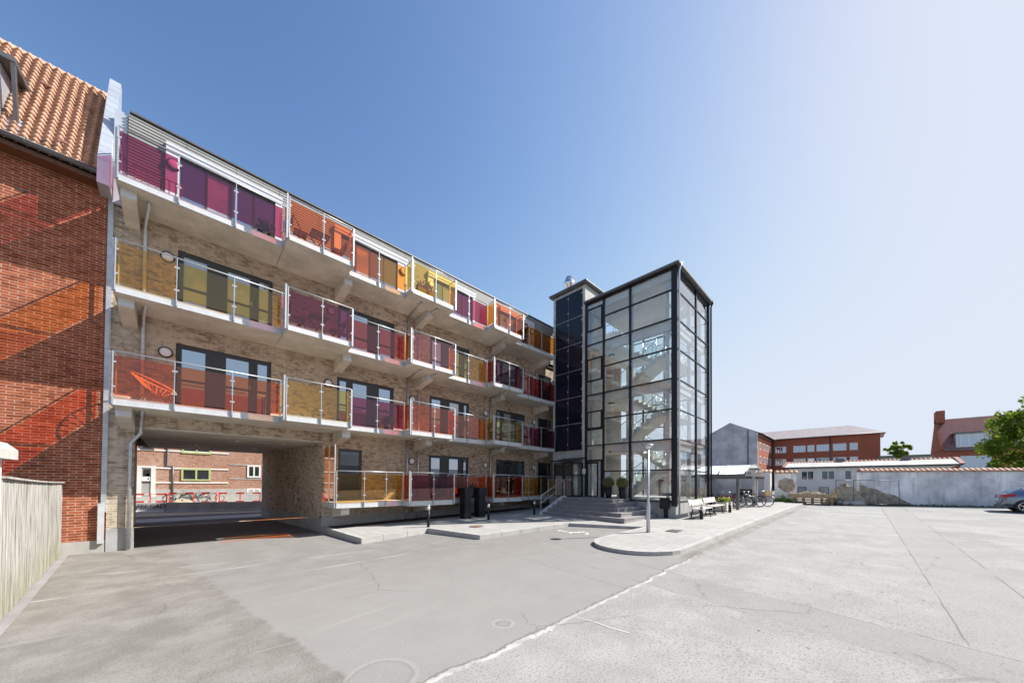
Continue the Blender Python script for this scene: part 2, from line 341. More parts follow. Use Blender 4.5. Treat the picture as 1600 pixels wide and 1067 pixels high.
def window_mat(key, base, refl):
    t = NT(key); t.n.remove(t.b)
    d = t.node("ShaderNodeBsdfDiffuse"); p = t.pos()
    t.put(d.inputs[0], t.mix(t.ramp(t.noise(p, 1.1, 3), 0.4, 0.6), lerp3(base, 0.6), base))
    g = t.node("ShaderNodeBsdfGlossy"); g.inputs["Roughness"].default_value = 0.015; t.put(g.inputs[0], (0.72, 0.86, 1.0))
    f = t.node("ShaderNodeFresnel"); f.inputs[0].default_value = 1.6
    mx = t.node("ShaderNodeMixShader"); t.put(mx.inputs[0], t.m_('ADD', f.outputs[0], refl))
    t.t.links.new(d.outputs[0], mx.inputs[1]); t.t.links.new(g.outputs[0], mx.inputs[2]); t.t.links.new(mx.outputs[0], t.out.inputs[0])
    M[key] = t.m
window_mat("window_glass", (0.03, 0.035, 0.045), 0.42)
window_mat("window_glass_dim", (0.035, 0.04, 0.045), 0.06)
window_mat("window_glass_curtain", (0.42, 0.40, 0.36), 0.22)
window_mat("window_glass_far", (0.06, 0.08, 0.11), 0.35)
t = NT("car_paint"); t.base((0.19, 0.225, 0.29), 0.3, 0.7); t.b.inputs["Coat Weight"].default_value = 1.0; M["car_paint"] = t.m
# ------------------------------------------------------------ mesh helpers
class MB:
    def __init__(s): s.v = []; s.f = []; s.sm = []
    def add(s, vs, fs, smooth=False):
        o = len(s.v); s.v += [tuple(v) for v in vs]
        for f in fs: s.f.append(tuple(i + o for i in f)); s.sm.append(smooth)
        return s
    def box(s, x0, x1, y0, y1, z0, z1):
        return s.add([(x0, y0, z0), (x1, y0, z0), (x1, y1, z0), (x0, y1, z0), (x0, y0, z1), (x1, y0, z1), (x1, y1, z1), (x0, y1, z1)],
                     [(0, 3, 2, 1), (4, 5, 6, 7), (0, 1, 5, 4), (1, 2, 6, 5), (2, 3, 7, 6), (3, 0, 4, 7)])
    def quad(s, a, b, c, d): return s.add([a, b, c, d], [(0, 1, 2, 3)])
    def beam(s, a, b, w, h=None, upv=(0, 0, 1)):
        h = w if h is None else h
        a, b = Vector(a), Vector(b); d = (b - a).normalized(); u = Vector(upv)
        if abs(d.dot(u)) > 0.98: u = Vector((1, 0, 0))
        sx = d.cross(u).normalized() * w / 2; sy = sx.cross(d).normalized() * h / 2
        vs = [p + i * sx + j * sy for p in (a, b) for i, j in ((-1, -1), (1, -1), (1, 1), (-1, 1))]
        return s.add(vs, [(0, 1, 2, 3), (7, 6, 5, 4), (0, 4, 5, 1), (1, 5, 6, 2), (2, 6, 7, 3), (3, 7, 4, 0)])
    def tube(s, pts, r, n=8, closed=False):
        pts = [Vector(p) for p in pts]; k = len(pts); rings = []
        rr = r if isinstance(r, (list, tuple)) else [r] * k
        prev = None
        for i, p in enumerate(pts):
            if closed: d = pts[(i + 1) % k] - pts[i - 1]
            else: d = pts[min(i + 1, k - 1)] - pts[max(i - 1, 0)]
            d.normalize()
            u = prev if prev is not None else (Vector((0, 0, 1)) if abs(d.z) < 0.9 else Vector((1, 0, 0)))
            a = d.cross(u); 
            if a.length < 1e-4: a = d.cross(Vector((0.3, 1, 0.2)))
            a.normalize(); b = a.cross(d).normalized(); prev = b
            rings.append([p + rr[i] * (math.cos(2 * PI * j / n) * a + math.sin(2 * PI * j / n) * b) for j in range(n)])
        vs = [v for rg in rings for v in rg]; fs = []
        for i in range(k if closed else k - 1):
            i2 = (i + 1) % k
            for j in range(n): j2 = (j + 1) % n; fs.append((i * n + j, i * n + j2, i2 * n + j2, i2 * n + j))
        s.add(vs, fs, True)
        if not closed:
            s.add(rings[0], [tuple(range(n))]); s.add(rings[-1], [tuple(reversed(range(n)))])
        return s
    def cyl(s, c, r, z0, z1, n=16, r2=None):
        r2 = r if r2 is None else r2
        return s.tube([(c[0], c[1], z0), (c[0], c[1], z1)], [r, r2], n)
    def lathe(s, c, prof, n=20):
        vs = []; fs = []
        for r, z in prof: vs += [(c[0] + r * math.cos(2 * PI * j / n), c[1] + r * math.sin(2 * PI * j / n), c[2] + z) for j in range(n)]
        for i in range(len(prof) - 1):
            for j in range(n): j2 = (j + 1) % n; fs.append((i * n + j, i * n + j2, (i + 1) * n + j2, (i + 1) * n + j))
        s.add(vs, fs, True)
        s.add(vs[:n], [tuple(reversed(range(n)))]); s.add(vs[-n:], [tuple(range(n))])
        return s
    def prism(s, poly, axis, a, b):
        """poly: list of 2d points in the plane normal to axis, extruded from a to b"""
        def P(u, v, w): return {'x': (w, u, v), 'y': (u, w, v), 'z': (u, v, w)}[axis]
        n = len(poly); vs = [P(u, v, a) for u, v in poly] + [P(u, v, b) for u, v in poly]
        fs = [tuple(range(n)), tuple(reversed(range(n, 2 * n)))] + [(i, (i + 1) % n, n + (i + 1) % n, n + i) for i in range(n)]
        return s.add(vs, fs)
    def build(s, name, mat, parent=None, fix=True, **props):
        me = D.meshes.new(name); vs = s.v
        if parent is not None:
            o = parent; off = Vector((0, 0, 0))
            while o is not None: off += o.location; o = o.parent
            vs = [(v[0] - off.x, v[1] - off.y, v[2] - off.z) for v in vs]
        me.from_pydata(vs, [], s.f); me.polygons.foreach_set("use_smooth", s.sm); me.update()
        if fix:
            bm = bmesh.new(); bm.from_mesh(me); bmesh.ops.remove_doubles(bm, verts=bm.verts, dist=1e-5) if any(s.sm) else None
            bmesh.ops.recalc_face_normals(bm, faces=bm.faces); bm.to_mesh(me); bm.free()
        me.materials.append(M[mat])
        ob = D.objects.new(name, me); COL.objects.link(ob); ob.parent = parent
        for k, v in props.items(): ob[k] = v
        return ob

def thing(name, label, cat, loc=(0, 0, 0), rz=0.0, group=None):
    o = D.objects.new(name, None); COL.objects.link(o); o.location = loc; o.rotation_euler = (0, 0, rz)
    o.empty_display_size = 0.2; o["label"] = label; o["category"] = cat
    if group: o["group"] = group
    return o
def copy_tree(root, loc, rz, label, parent=None):
    c = root.copy(); COL.objects.link(c); c.parent = parent
    if parent is None: c.location = loc; c.rotation_euler = (0, 0, rz); c["label"] = label
    for ch in list(root.children): copy_tree(ch, None, None, None, c)
    return c
def struct(ob): ob["kind"] = "structure"; return ob

def gz(x, y=0.0): return max(0.0, min(0.66, 0.02 * (x - 4)))
def pz(x, y=0.0): return gz(x) + 0.10 + 0.015 * max(0.0, min(9.0, y - 6))

def sphere(mb, c, r, n=12, sz=1.0):
    prof = [(max(1e-3, r * math.sin(PI * i / n)), -r * sz * math.cos(PI * i / n)) for i in range(n + 1)]
    return mb.lathe(c, prof, 2 * n)

# ------------------------------------------------------------ ground, paving
mb = MB()
xs = [-160, 4, 37, 700]; ys = [-500, 3.0, 15, 800]
vid = {}
vs = []
for i, x in enumerate(xs):
    for j, y in enumerate(ys): vid[i, j] = len(vs); vs.append((x, y, gz(x)))
fs = [(vid[i, j], vid[i + 1, j], vid[i + 1, j + 1], vid[i, j + 1]) for i in range(3) for j in range(3)]
mb.add(vs, fs); g = mb.build("ground", "asphalt"); struct(g)

arc = [(9.9 + 1.3 * math.cos(a), 4.68 + 1.3 * math.sin(a)) for a in [PI / 2 + PI * i / 14 for i in range(15)]]
PAVE = [(3.95, 14.60), (4.15, 11.15), (4.9, 11.25), (6.75, 11.55), (7.25, 9.0), (11.8, 8.65), (13.1, 5.98)] + arc + [(20.0, 3.2), (33.2, 2.85), (33.2, 14.60)]
def sheet_poly(poly, name, mat, zf, skirt=0.0, cutx=(), cuty=()):
    bm = bmesh.new(); vsb = [bm.verts.new((x, y, 0)) for x, y in poly]; f = bm.faces.new(vsb)
    for cx in cutx: bmesh.ops.bisect_plane(bm, geom=bm.verts[:] + bm.edges[:] + bm.faces[:], plane_co=(cx, 0, 0), plane_no=(1, 0, 0))
    for cyy in cuty: bmesh.ops.bisect_plane(bm, geom=bm.verts[:] + bm.edges[:] + bm.faces[:], plane_co=(0, cyy, 0), plane_no=(0, 1, 0))
    bmesh.ops.triangulate(bm, faces=bm.faces[:])
    for v in bm.verts: v.co.z = zf(v.co.x, v.co.y)
    if skirt:
        be = [e for e in bm.edges if e.is_boundary]
        r = bmesh.ops.extrude_edge_only(bm, edges=be)
        for v in [q for q in r["geom"] if isinstance(q, bmesh.types.BMVert)]: v.co.z -= skirt
    bmesh.ops.recalc_face_normals(bm, faces=bm.faces)
    if sum(f.normal.z for f in bm.faces) < 0: bmesh.ops.reverse_faces(bm, faces=bm.faces)
    me = D.meshes.new(name); bm.to_mesh(me); bm.free(); me.materials.append(M[mat])
    ob = D.objects.new(name, me); COL.objects.link(ob); return ob
struct(sheet_poly(PAVE, "pavement", "paving", pz, 0.3, cutx=[x * 1.5 for x in range(3, 22)], cuty=[6, 7.5, 9, 10.5, 12, 13.5]))
# kerb stones: a strip just proud of the paving along its open edge
def offset_path(path, d):
    out = []
    for i, p in enumerate(path):
        a = Vector(path[max(i - 1, 0)]); b = Vector(path[min(i + 1, len(path) - 1)]); t_ = (b - a).normalized(); out.append((p[0] - t_.y * d, p[1] + t_.x * d))
    return out
kp = []
raw = PAVE[0:len(PAVE) - 1]
for a, b in zip(raw[:-1], raw[1:]):
    L = (Vector(b) - Vector(a)).length; n = max(1, int(L / 0.9))
    kp += [(a[0] + (b[0] - a[0]) * i / n, a[1] + (b[1] - a[1]) * i / n) for i in range(n)]
kp.append(raw[-1])
outp, inp = offset_path(kp, -0.02), offset_path(kp, 0.13)
mb = MB()
for i in range(len(kp) - 1):
    a, b, c, d = outp[i], outp[i + 1], inp[i + 1], inp[i]
    g0 = Vector(b) - Vector(a); e = g0.normalized() * min(0.016, g0.length * .04)
    a = (a[0] + e.x, a[1] + e.y); d = (d[0] + e.x, d[1] + e.y)
    top = [(q[0], q[1], pz(*q) + 0.006) for q in (a, b, c, d)]; bot = [(q[0], q[1], gz(q[0]) - 0.12) for q in (a, b, c, d)]
    mb.add(top + bot, [(0, 1, 2, 3), (0, 4, 5, 1), (1, 5, 6, 2), (2, 6, 7, 3), (3, 7, 4, 0)])
struct(mb.build("kerb", "kerb_stone"))
# flat near-black strip laid on the paving by the plinth
struct(sheet_poly([(4.1, 14.56), (4.1, 13.75), (15.0, 13.75), (15.0, 14.56)], "dark_strip", "rubber", lambda x, y: pz(x, y) + 0.005, cutx=[6, 7.5, 9, 10.5, 12, 13.5]))
# ------------------------------------------------------------ apartment building
F = [1.24, 4.14, 7.04, 9.94]
WY = 14.65; TOPZ = 12.5
BX0, BX1 = -1.50, 21.0
BYB = 23.2
bld = thing("apartment_building", "long tan brick block with stacked galvanized balconies of amber, orange and magenta glass", "apartment building", (8, 18, 0))
WIN = [(-0.20, 2.22, 0), (4.40, 6.78, 1), (8.60, 11.0, 0), (12.95, 15.35, 1)]
HEAD = 2.08
holes = []
for k in (1, 2):
    for a, b, _ in WIN: holes.append((a, b, F[k] + 0.02, F[k] + HEAD))
holes.append((4.49, 5.42, F[0] + 0.02, F[0] + HEAD))
for a, b, _ in WIN[2:]: holes.append((a, b, F[0] + 0.02, F[0] + HEAD))
PX0, PX1, PTOP = -1.00, 3.93, 3.56
holes.append((PX0, PX1, -0.1, PTOP))
holes.append((16.6, 17.9, F[1] + .02, F[1] + HEAD)); holes.append((16.6, 17.9, F[2] + .02, F[2] + HEAD)); holes.append((16.6, 17.9, F[0] + .02, F[0] + HEAD))
def holed_wall(mb, y, x0, x1, z0, z1, holes, depth):
    X = sorted({x0, x1} | {h[0] for h in holes} | {h[1] for h in holes}); Z = sorted({z0, z1} | {h[2] for h in holes} | {h[3] for h in holes})
    X = [x for x in X if x0 <= x <= x1]; Z = [z for z in Z if z0 <= z <= z1]
    for i in range(len(X) - 1):
        for j in range(len(Z) - 1):
            cx, cz = (X[i] + X[i + 1]) / 2, (Z[j] + Z[j + 1]) / 2
            if any(h[0] < cx < h[1] and h[2] < cz < h[3] for h in holes): continue
            mb.quad((X[i], y, Z[j]), (X[i + 1], y, Z[j]), (X[i + 1], y, Z[j + 1]), (X[i], y, Z[j + 1]))
    for a, b, c, d in holes:
        mb.quad((a, y, c), (a, y, d), (a, y + depth, d), (a, y + depth, c)); mb.quad((b, y, c), (b, y + depth, c), (b, y + depth, d), (b, y, d))
        mb.quad((a, y, d), (b, y, d), (b, y + depth, d), (a, y + depth, d))
        mb.quad((a, y, c), (a, y + depth, c), (b, y + depth, c), (b, y, c))
mb = MB(); holed_wall(mb, WY, BX0, BX1, 0.62, F[3] - 0.2, [h for h in holes if h[3] != PTOP] + [(PX0, PX1, 0.62, PTOP)], 0.2)
mb.build("facade_wall", "tan_brick", bld, fix=False)
# remaining shell: end walls, back wall with the far mouth of the passage, roof
sk = -0.088  # the passage runs slightly askew
def px(x, y): return x + sk * (y - WY)
mb = MB()
mb.quad((BX1, WY, 0), (BX1, BYB, 0), (BX1, BYB, TOPZ - .1), (BX1, WY, TOPZ - .1))
mb.quad((BX0, WY + .02, 0), (BX0, BYB, 0), (BX0, BYB, TOPZ - .1), (BX0, WY + .02, TOPZ - .1))
L, Rr = px(PX0, BYB), px(PX1, BYB)
mb.quad((min(BX0, L - .2), BYB, 0), (L, BYB, 0), (L, BYB, PTOP), (min(BX0, L - .2), BYB, PTOP))
mb.quad((Rr, BYB, 0), (BX1, BYB, 0), (BX1, BYB, PTOP), (Rr, BYB, PTOP))
mb.quad((BX0, BYB, PTOP), (BX1, BYB, PTOP), (BX1, BYB, TOPZ - .1), (BX0, BYB, TOPZ - .1))
mb.build("shell_wall", "tan_brick", bld, fix=False)
mb = MB(); mb.quad((PX1, WY, 0), (Rr, BYB, 0), (Rr, BYB, PTOP), (PX1, WY, PTOP)); mb.quad((PX0, WY, 0), (L, BYB, 0), (L, BYB, PTOP), (PX0, WY, PTOP))
mb.build("passage_wall", "tan_brick", bld, fix=False)
mb = MB(); mb.box(PX0 - .1, PX1 + .1, WY + .012, BYB - .01, PTOP - .05, PTOP + .2)
for i in range(1, 8): mb.box(PX0 - .1, PX1 + .1, WY + i * 1.06 - .006, WY + i * 1.06 + .006, PTOP - .054, PTOP - .0505)
mb.build("passage_ceiling", "slab_concrete", bld)
for (x, y) in ((1.5, 16.5), (0.4, 19.5), (2.4, 19.5), (2.9, 16.2)):
    MB().cyl((x, y), 0.07, PTOP - .075, PTOP - .051, 12).build("ceiling_light", "lamp_shade", bld)
# plinths
mb = MB(); mb.box(PX1 + .0, BX1, WY - .015, WY + .2, -.1, 0.62)
mb.add([(PX1 - .02, WY - .010, 0), (px(PX1 - .02, BYB), BYB, 0), (px(PX1 - .02, BYB), BYB, .58), (PX1 - .02, WY - .010, .58), (PX1 + .2, WY - .010, 0), (px(PX1 + .2, BYB), BYB, 0), (px(PX1 + .2, BYB), BYB, .58), (PX1 + .2, WY - .010, .58)],
       [(0, 1, 2, 3), (3, 2, 6, 7), (0, 3, 7, 4)])
mb.box(BX0, PX0 + .015, WY - .012, WY + .2, -.1, 0.62)
mb.build("plinth", "plinth_concrete", bld)
MB().box(3.66, 3.70, 17.6, 17.66, 1.0, 1.5).build("intercom_panel", "frame_white", bld)
# roof plate and gable parapet that climbs the neighbour's roof
mb = MB(); mb.box(BX0 + .27, BX1 + .1, 14.43, BYB + .1, TOPZ - .04, TOPZ + .01); mb.build("roof", "gutter_metal", bld)
mb = MB(); mb.prism([(13.98, 9.85), (13.98, 10.5), (15.62, 14.02), (15.85, 14.02), (15.85, 9.85)], 'x', -1.74, -1.52)
for i in range(14):
    f_ = i / 14; mb.beam((-1.745, 13.965 + 1.64 * f_, 10.5 + 3.52 * f_), (-1.515, 13.965 + 1.64 * f_, 10.5 + 3.52 * f_), .004, .004)
mb.build("gable_parapet", "zinc", bld)
# top storey: slats over a dark backing, white window surrounds
mb = MB(); mb.box(-1.27, BX1, 14.56, WY + .1, F[3] - .2, TOPZ - .1); mb.build("cladding_backing", "cladding_gap", bld)
SURR = [(-0.50, 2.42), (4.15, 7.25), (8.30, 11.15), (12.95, 15.85)]
mb = MB(); zs = F[3] + .02; i = 0
segs_low = [(-1.25, SURR[0][0])] + [(SURR[k][1], SURR[k + 1][0]) for k in range(3)] + [(SURR[3][1], BX1)]
while zs < TOPZ - .12:
    rows = segs_low if zs < F[3] + 2.2 else [(-1.25, BX1)]
    for a, b in rows:
        x = a
        while x < b - .01:
            e = min(b, x + 1.2)
            mb.add([(x, 14.47, zs), (e - .008, 14.47, zs), (e - .008, 14.47, zs + .057), (x, 14.47, zs + .057), (x, 14.50, zs + .057), (e - .008, 14.50, zs + .057), (x, 14.52, zs), (e - .008, 14.52, zs)],
                   [(0, 1, 2, 3), (3, 2, 5, 4), (0, 6, 7, 1), (6, 4, 5, 7)])
            x = e
    zs += .0925
mb.build("slat_cladding", "cladding", bld)
mb = MB()
for k in range(26): mb.add([(-1.255, 14.44, F[3] + .02 + k * .0925), (-1.255, 14.56, F[3] + .02 + k * .0925), (-1.255, 14.56, F[3] + .085 + k * .0925), (-1.30, 14.44, F[3] + .06 + k * .0925)], [(0, 1, 2, 3)])
mb.box(-1.515, -1.262, 14.50, 14.6, F[3] - .2, TOPZ - .1)
mb.build("slat_end_trim", "zinc", bld)

def triple_unit(a, b, z0, z1, flip, yf=WY + .05):
    w = b - a; fr = MB(); panes = []
    cells = [(0.035, 0.30, 'd'), (0.47, 0.76, 'd'), (0.82, 0.975, 'p')]
    if flip: cells = [(1 - q, 1 - p_, k) for p_, q, k in cells][::-1]
    y0, y1 = yf, yf + .08
    # surround
    fr.box(a, b, y0, y1, z1 - .07, z1); fr.box(a, b, y0, y1, z0, z0 + .06)
    edges = [0] + [v for c_ in cells for v in c_[:2]] + [1]
    for i in range(0, len(edges), 2):
        xa, xb = a + edges[i] * w, a + edges[i + 1] * w
        if xb - xa > .01: fr.box(xa, xb, y0 - (.012 if xb - xa > .25 else 0), y1, z0 + .06, z1 - .07)
    for p_, q, k in cells:
        xa, xb = a + p_ * w, a + q * w
        # leaf frame proud of the fixed frame
        yl = y0 - .02
        for (c0, c1, d0, d1) in ((xa, xa + .05, z0 + .06, z1 - .07), (xb - .05, xb, z0 + .06, z1 - .07), (xa + .05, xb - .05, z1 - .13, z1 - .07), (xa + .05, xb - .05, z0 + .06, z0 + .14)):
            fr.box(c0, c1, yl, y0 + .002 if False else y1 - .01, d0, d1)
        fr.box(xa + .05, xb - .05, yl + .01, y1 - .02, z0 + .92, z0 + .98)
        panes.append((xa + .05, xb - .05, z0 + .14, z1 - .13))
    f = fr.build("window", "window_frame", bld)
    for n_, (xa, xb, za, zb) in enumerate(panes):
        MB().box(xa, xb, y0 + .025, y0 + .035, za, zb).build("pane", "window_glass_curtain" if (round(z0) == 7 and a < 0) or (n_ == 1 and round(z0) == 4 and a > 8) else "window_glass", f)
    # handle
    xh = a + (cells[1][1] if not flip else cells[1][0]) * w
    MB().box(xh - .03, xh - .01, y0 - .06, y0 - .022, z0 + .98, z0 + 1.1).build("handle", "steel", f)
    return f
for k in (1, 2):
    for a, b, fl in WIN: triple_unit(a, b, F[k] + .02, F[k] + HEAD, fl)
for a, b, fl in WIN[2:]: triple_unit(a, b, F[0] + .02, F[0] + HEAD, fl)
def single_unit(a, b, z0, z1, y0=WY + .05, glass="window_glass_dim"):
    fr = MB()
    for q in ((a, b, z1 - .10, z1), (a, b, z0, z0 + .1), (a, a + .09, z0 + .1, z1 - .1), (b - .09, b, z0 + .1, z1 - .1)): fr.box(q[0], q[1], y0, y0 + .08, q[2], q[3])
    f = fr.build("window", "window_frame", bld); MB().box(a + .09, b - .09, y0 + .03, y0 + .04, z0 + .1, z1 - .1).build("pane", glass, f)
single_unit(4.49, 5.42, F[0] + .02, F[0] + HEAD)
for k in (0, 1, 2): single_unit(16.6, 17.9, F[k] + .02, F[k] + HEAD)
# top-storey windows in white surrounds
for k, (a, b) in enumerate(SURR):
    wa, wb = WIN[k][0], WIN[k][1]; z0 = F[3]
    s_ = MB(); s_.box(a, b, 14.36, 14.54, z0 + 1.95, z0 + 2.16); s_.box(a, b, 14.34, 14.37, z0 + 2.06, z0 + 2.10)
    s_.box(a, wa, 14.40, 14.54, z0 - .05, z0 + 1.95); s_.box(wb, b, 14.40, 14.54, z0 - .05, z0 + 1.95)
    s_.build("window_surround", "white_panel", bld)
    fr = MB(); y0 = 14.46
    n = 4; w = (wb - wa) / n
    fr.box(wa, wb, y0, y0 + .09, z0 + 1.85, z0 + 1.95); fr.box(wa, wb, y0, y0 + .09, z0 - .02, z0 + .06)
    for i in range(n + 1): x = wa + i * w; fr.box(max(wa, x - .035), min(wb, x + .035), y0, y0 + .09, z0 + .06, z0 + 1.85)
    f = fr.build("window", "window_frame", bld)
    for i in range(n):
        MB().box(wa + i * w + .036, wa + (i + 1) * w - .036, y0 + .03, y0 + .04, z0 + .06, z0 + 1.85).build("pane", "window_glass" if i != 1 else "window_glass_curtain", f)
# wall lamps
LAMPS = [(-0.42, 1), (-0.42, 2), (4.08, 1), (4.15, 2), (7.68, 0), (7.68, 1), (7.68, 2), (12.13, 0), (12.13, 1), (12.13, 2), (16.15, 0), (16.15, 1), (16.15, 2)]
def wall_lamp(x, z, y=WY):
    rim = MB(); rim.tube([(x, y - .045, z), (x, y + .01, z)], [.16, .16], 20); r = rim.build("wall_lamp", "black_metal", bld)
    d = MB(); d.tube([(x, y - .075, z), (x, y - .062, z), (x, y - .046, z)], [.06, .115, .135], 20); d.build("lamp_cover", "lamp_shade", r)
for x, k in LAMPS: wall_lamp(x, F[k] + 1.72)
for x in (-0.33, 7.02, 8.45, 15.65): wall_lamp(x, F[3] + 1.55, 14.40)
# downpipes
def pipe(x, z0, z1, pts=None, r=.045):
    mb = MB(); mb.tube(pts or [(x, WY - .09, z0), (x, WY - .09, z1)], r, 10)
    z = z0 + .8
    while z < z1 - .2 and not pts: mb.tube([(x, WY - .09, z), (x, WY - .09, z + .05)], r + .008, 10); z += 1.45
    return mb.build("downpipe", "galvanized", bld)
pipe(-0.9, 0, 0, [(-0.78, 13.75, F[3] - .05), (-0.78, 13.75, F[3] - .38), (-0.88, 14.5, F[3] - .5), (-0.88, WY - .09, F[3] - .75), (-0.88, WY - .09, F[2] - .24)])
pipe(-0.9, 0, 0, [(-0.80, 13.75, F[2] - .2), (-0.88, 14.5, F[2] - .36), (-0.88, WY - .09, F[2] - .5), (-0.88, WY - .09, F[1] - .24)])
pipe(-0.9, 0, 0, [(-0.82, 13.75, F[1] - .2), (-0.86, 14.45, F[1] - .33), (-0.88, WY - .1, F[1] - .5), (-0.88, WY - .1, 3.35), (-1.07, WY - .1, 3.05), (-1.07, WY - .1, .03)])
for x in (7.42, 7.98, 12.45, 16.28):
    for k in range(3): pipe(x, F[k] + .0, F[k + 1] - .24)
    pipe(x, .2, F[0] - .25)
for k in (1, 2, 3):
    for xx_, x0_ in ((7.42, 7.25), (7.98, 8.0), (12.45, 12.2)):
        mb = MB(); mb.tube([(xx_, WY - .05, F[k] - .30), (x0_, 13.1, F[k] - .28)], .03, 8); mb.tube([(x0_, 13.1, F[k] - .36), (x0_, 13.1, F[k] - .232)], .045, 8); mb.build("drain_pipe", "galvanized", bld)
# steel flashing post at the party wall
mb = MB(); mb.box(-1.60, -1.50, 14.615, 14.66, 1.1, 10.2); mb.build("party_wall_flashing", "galvanized", bld)
mb = MB(); mb.box(-1.64, -1.53, 14.53, 14.612, .25, 1.35); mb.build("flashing_foot", "edge_plate", bld)
MB().box(-1.60, -1.52, 14.59, 14.613, F[1] + 1.5, F[1] + 2.5).build("flashing_joint", "edge_plate", bld)
# concrete brackets
for k in range(4):
    for x in (-1.28, 4.27, 8.05 - .27, 12.45, 16.2):
        if k == 0 and x < 4: continue
        zt = F[k] - .235; yf = 13.52 if x < 10 else 13.7
        mb = MB(); mb.prism([(yf, zt), (WY, zt), (WY, zt - .45), (yf, zt - .25)], 'x', x, x + .29); b_ = mb.build("support_bracket", "slab_concrete", bld)
        MB().box(x + .002, x + .288, yf - .008, yf + .002, zt - .22, zt - .10).build("bracket_plate", "edge_plate", b_)

# ---- balconies
BAY = [(-1.34, 2.29, 13.30, [-0.19, 1.05]), (2.30, 4.31, 12.72, [3.32]), (4.32, 6.59, 13.30, [5.46]), (6.60, 8.73, 12.72, [7.68]),
       (8.74, 11.04, 13.30, [9.88]), (11.05, 13.11, 12.72, [12.08]), (13.12, 16.60, 13.30, [14.20, 15.28])]
COLS = {3: ["magenta", "redorange", "redorange", "yellow", "magenta", "redorange", "orange"],
        2: ["amber", "magenta", "red", "pink", "amber", "purple", "red"],
        1: ["redorange", "yellow", "magenta", "redorange", "redorange", "olive", "purple"],
        0: [None, None, "amber", "maroon", "redorange", "redorange", "amber"]}
SIDE = {(3, 1): "orange", (2, 1): "red", (1, 1): "amber", (3, 3): "yellow", (2, 3): "orange", (1, 3): "redorange", (0, 3): "red",
        (3, 5): "orange", (2, 5): "red", (1, 5): "yellow", (0, 5): "redorange"}
def balcony(k, i):
    x0, x1, yf, mids = BAY[i]; fz = F[k]
    if k == 0 and i == 2: x0, mids = 3.98, [5.0, 5.86]
    colr = "glass_" + COLS[k][i]
    outer = i in (1, 3, 5)
    s_ = MB(); s_.box(x0, x1 - .003, yf, WY - .002, fz - .235, fz - .02); b_ = s_.build("balcony", "slab_concrete", bld)
    p_ = MB(); p_.box(x0, x1, yf - .012, yf - .001, fz - .215, fz - .03); p_.box(x0, x1, yf - .03, yf - .013, fz - .225, fz - .205)
    y_in = 13.30
    if outer:
        p_.box(x0 - .012, x0 - .001, yf - .012, y_in - .015, fz - .215, fz - .03); p_.box(x1, x1 + .012, yf - .012, y_in - .015, fz - .215, fz - .03)
    if i == 0 or (k == 0 and i == 2): p_.box(x0 - .012, x0 - .001, yf - .012, WY - .15, fz - .215, fz - .03)
    p_.build("edge_plate", "edge_plate", b_)
    xs_ = [x0 + .03] + mids + [x1 - .03]
    y0 = yf - .075
    for n_, x in enumerate(xs_):
        q = MB(); w = .008 if 0 < n_ < len(xs_) - 1 else .011
        q.box(x - w, x + w, y0, y0 + .045, fz - .20, fz + 1.13); q.box(x - .02, x + .02, y0 + .012, yf - .012, fz - .20, fz - .03)
        for zc in (fz + .22, fz + .85):
            if n_ < len(xs_) - 1: q.box(x + w, x + w + .045, y0 + .005, y0 + .035, zc, zc + .04)
            if n_ > 0: q.box(x - w - .045, x - w, y0 + .005, y0 + .035, zc, zc + .04)
        if n_ == len(xs_) - 1 and outer: q.box(x + .011, x + .04, y0 + .001, y0 + .03, fz - .21, fz + 1.14)
        q.build("post", "galvanized", b_)
    r_ = MB(); rpts = [(x0 + .03, y0 + .02, fz + 1.145), (x1 - .03, y0 + .02, fz + 1.145)]
    if outer: rpts = [(x0 + .03, y_in - .06, fz + 1.145)] + rpts + [(x1 - .03, y_in - .06, fz + 1.145)]
    if i == 0: rpts = [(x0 + .03, WY, fz + 1.145)] + rpts
    if i == 6: rpts = rpts + [(x1 - .03, WY, fz + 1.145)]
    for a, b in zip(rpts[:-1], rpts[1:]): r_.tube([a, b], .018, 8)
    r_.build("handrail", "galvanized", b_)
    for n_ in range(len(xs_) - 1):
        g_ = MB(); g_.box(xs_[n_] + .03, xs_[n_ + 1] - .03, y0 + .012, y0 + .022, fz + .02, fz + 1.03)
        cc = colr
        if k == 3 and i == 2 and n_ == 1: cc = "glass_orange"
        if k == 2 and i == 3: cc = "glass_pink"
        g_.build("glass_panel", cc, b_)
    side = SIDE.get((k, i))
    if side:
        g_ = MB(); g_.box(x0 - .030, x0 - .020, y0 + .07, y_in - .05, fz + .02, fz + 1.03); g_.build("glass_panel", "glass_" + side, b_)
        g_ = MB(); g_.box(x1 + .020, x1 + .030, y0 + .07, y_in - .05, fz + .02, fz + 1.03); g_.build("glass_panel", "glass_" + side, b_)
        q = MB(); q.box(x0 - .055, x0 - .01, y0 - .01, y0 + .06, fz - .22, fz + 1.2)
        for m_ in range(9): q.box(x0 - .06, x0 - .055, y0 + .01, y0 + .035, fz + .05 + m_ * .12, fz + .09 + m_ * .12)
        q.box(x0 - .055, x0 - .015, y_in - .12, y_in - .07, fz - .22, fz + 1.14); q.build("corner_post", "galvanized", b_)
    if i == 0:
        g_ = MB(); g_.box(x0 - .02, x0 - .01, yf + .05, WY - .25, fz + .02, fz + (1.03 if k < 3 else 1.03)); g_.build("glass_panel", colr, b_)
        q = MB(); q.box(x0 - .03, x0 + .0, yf - .02, yf + .035, fz - .2, fz + 1.14); q.box(x0 - .03, x0 + .0, 14.3, 14.34, fz - .2, fz + 1.14); q.build("end_post", "galvanized", b_)
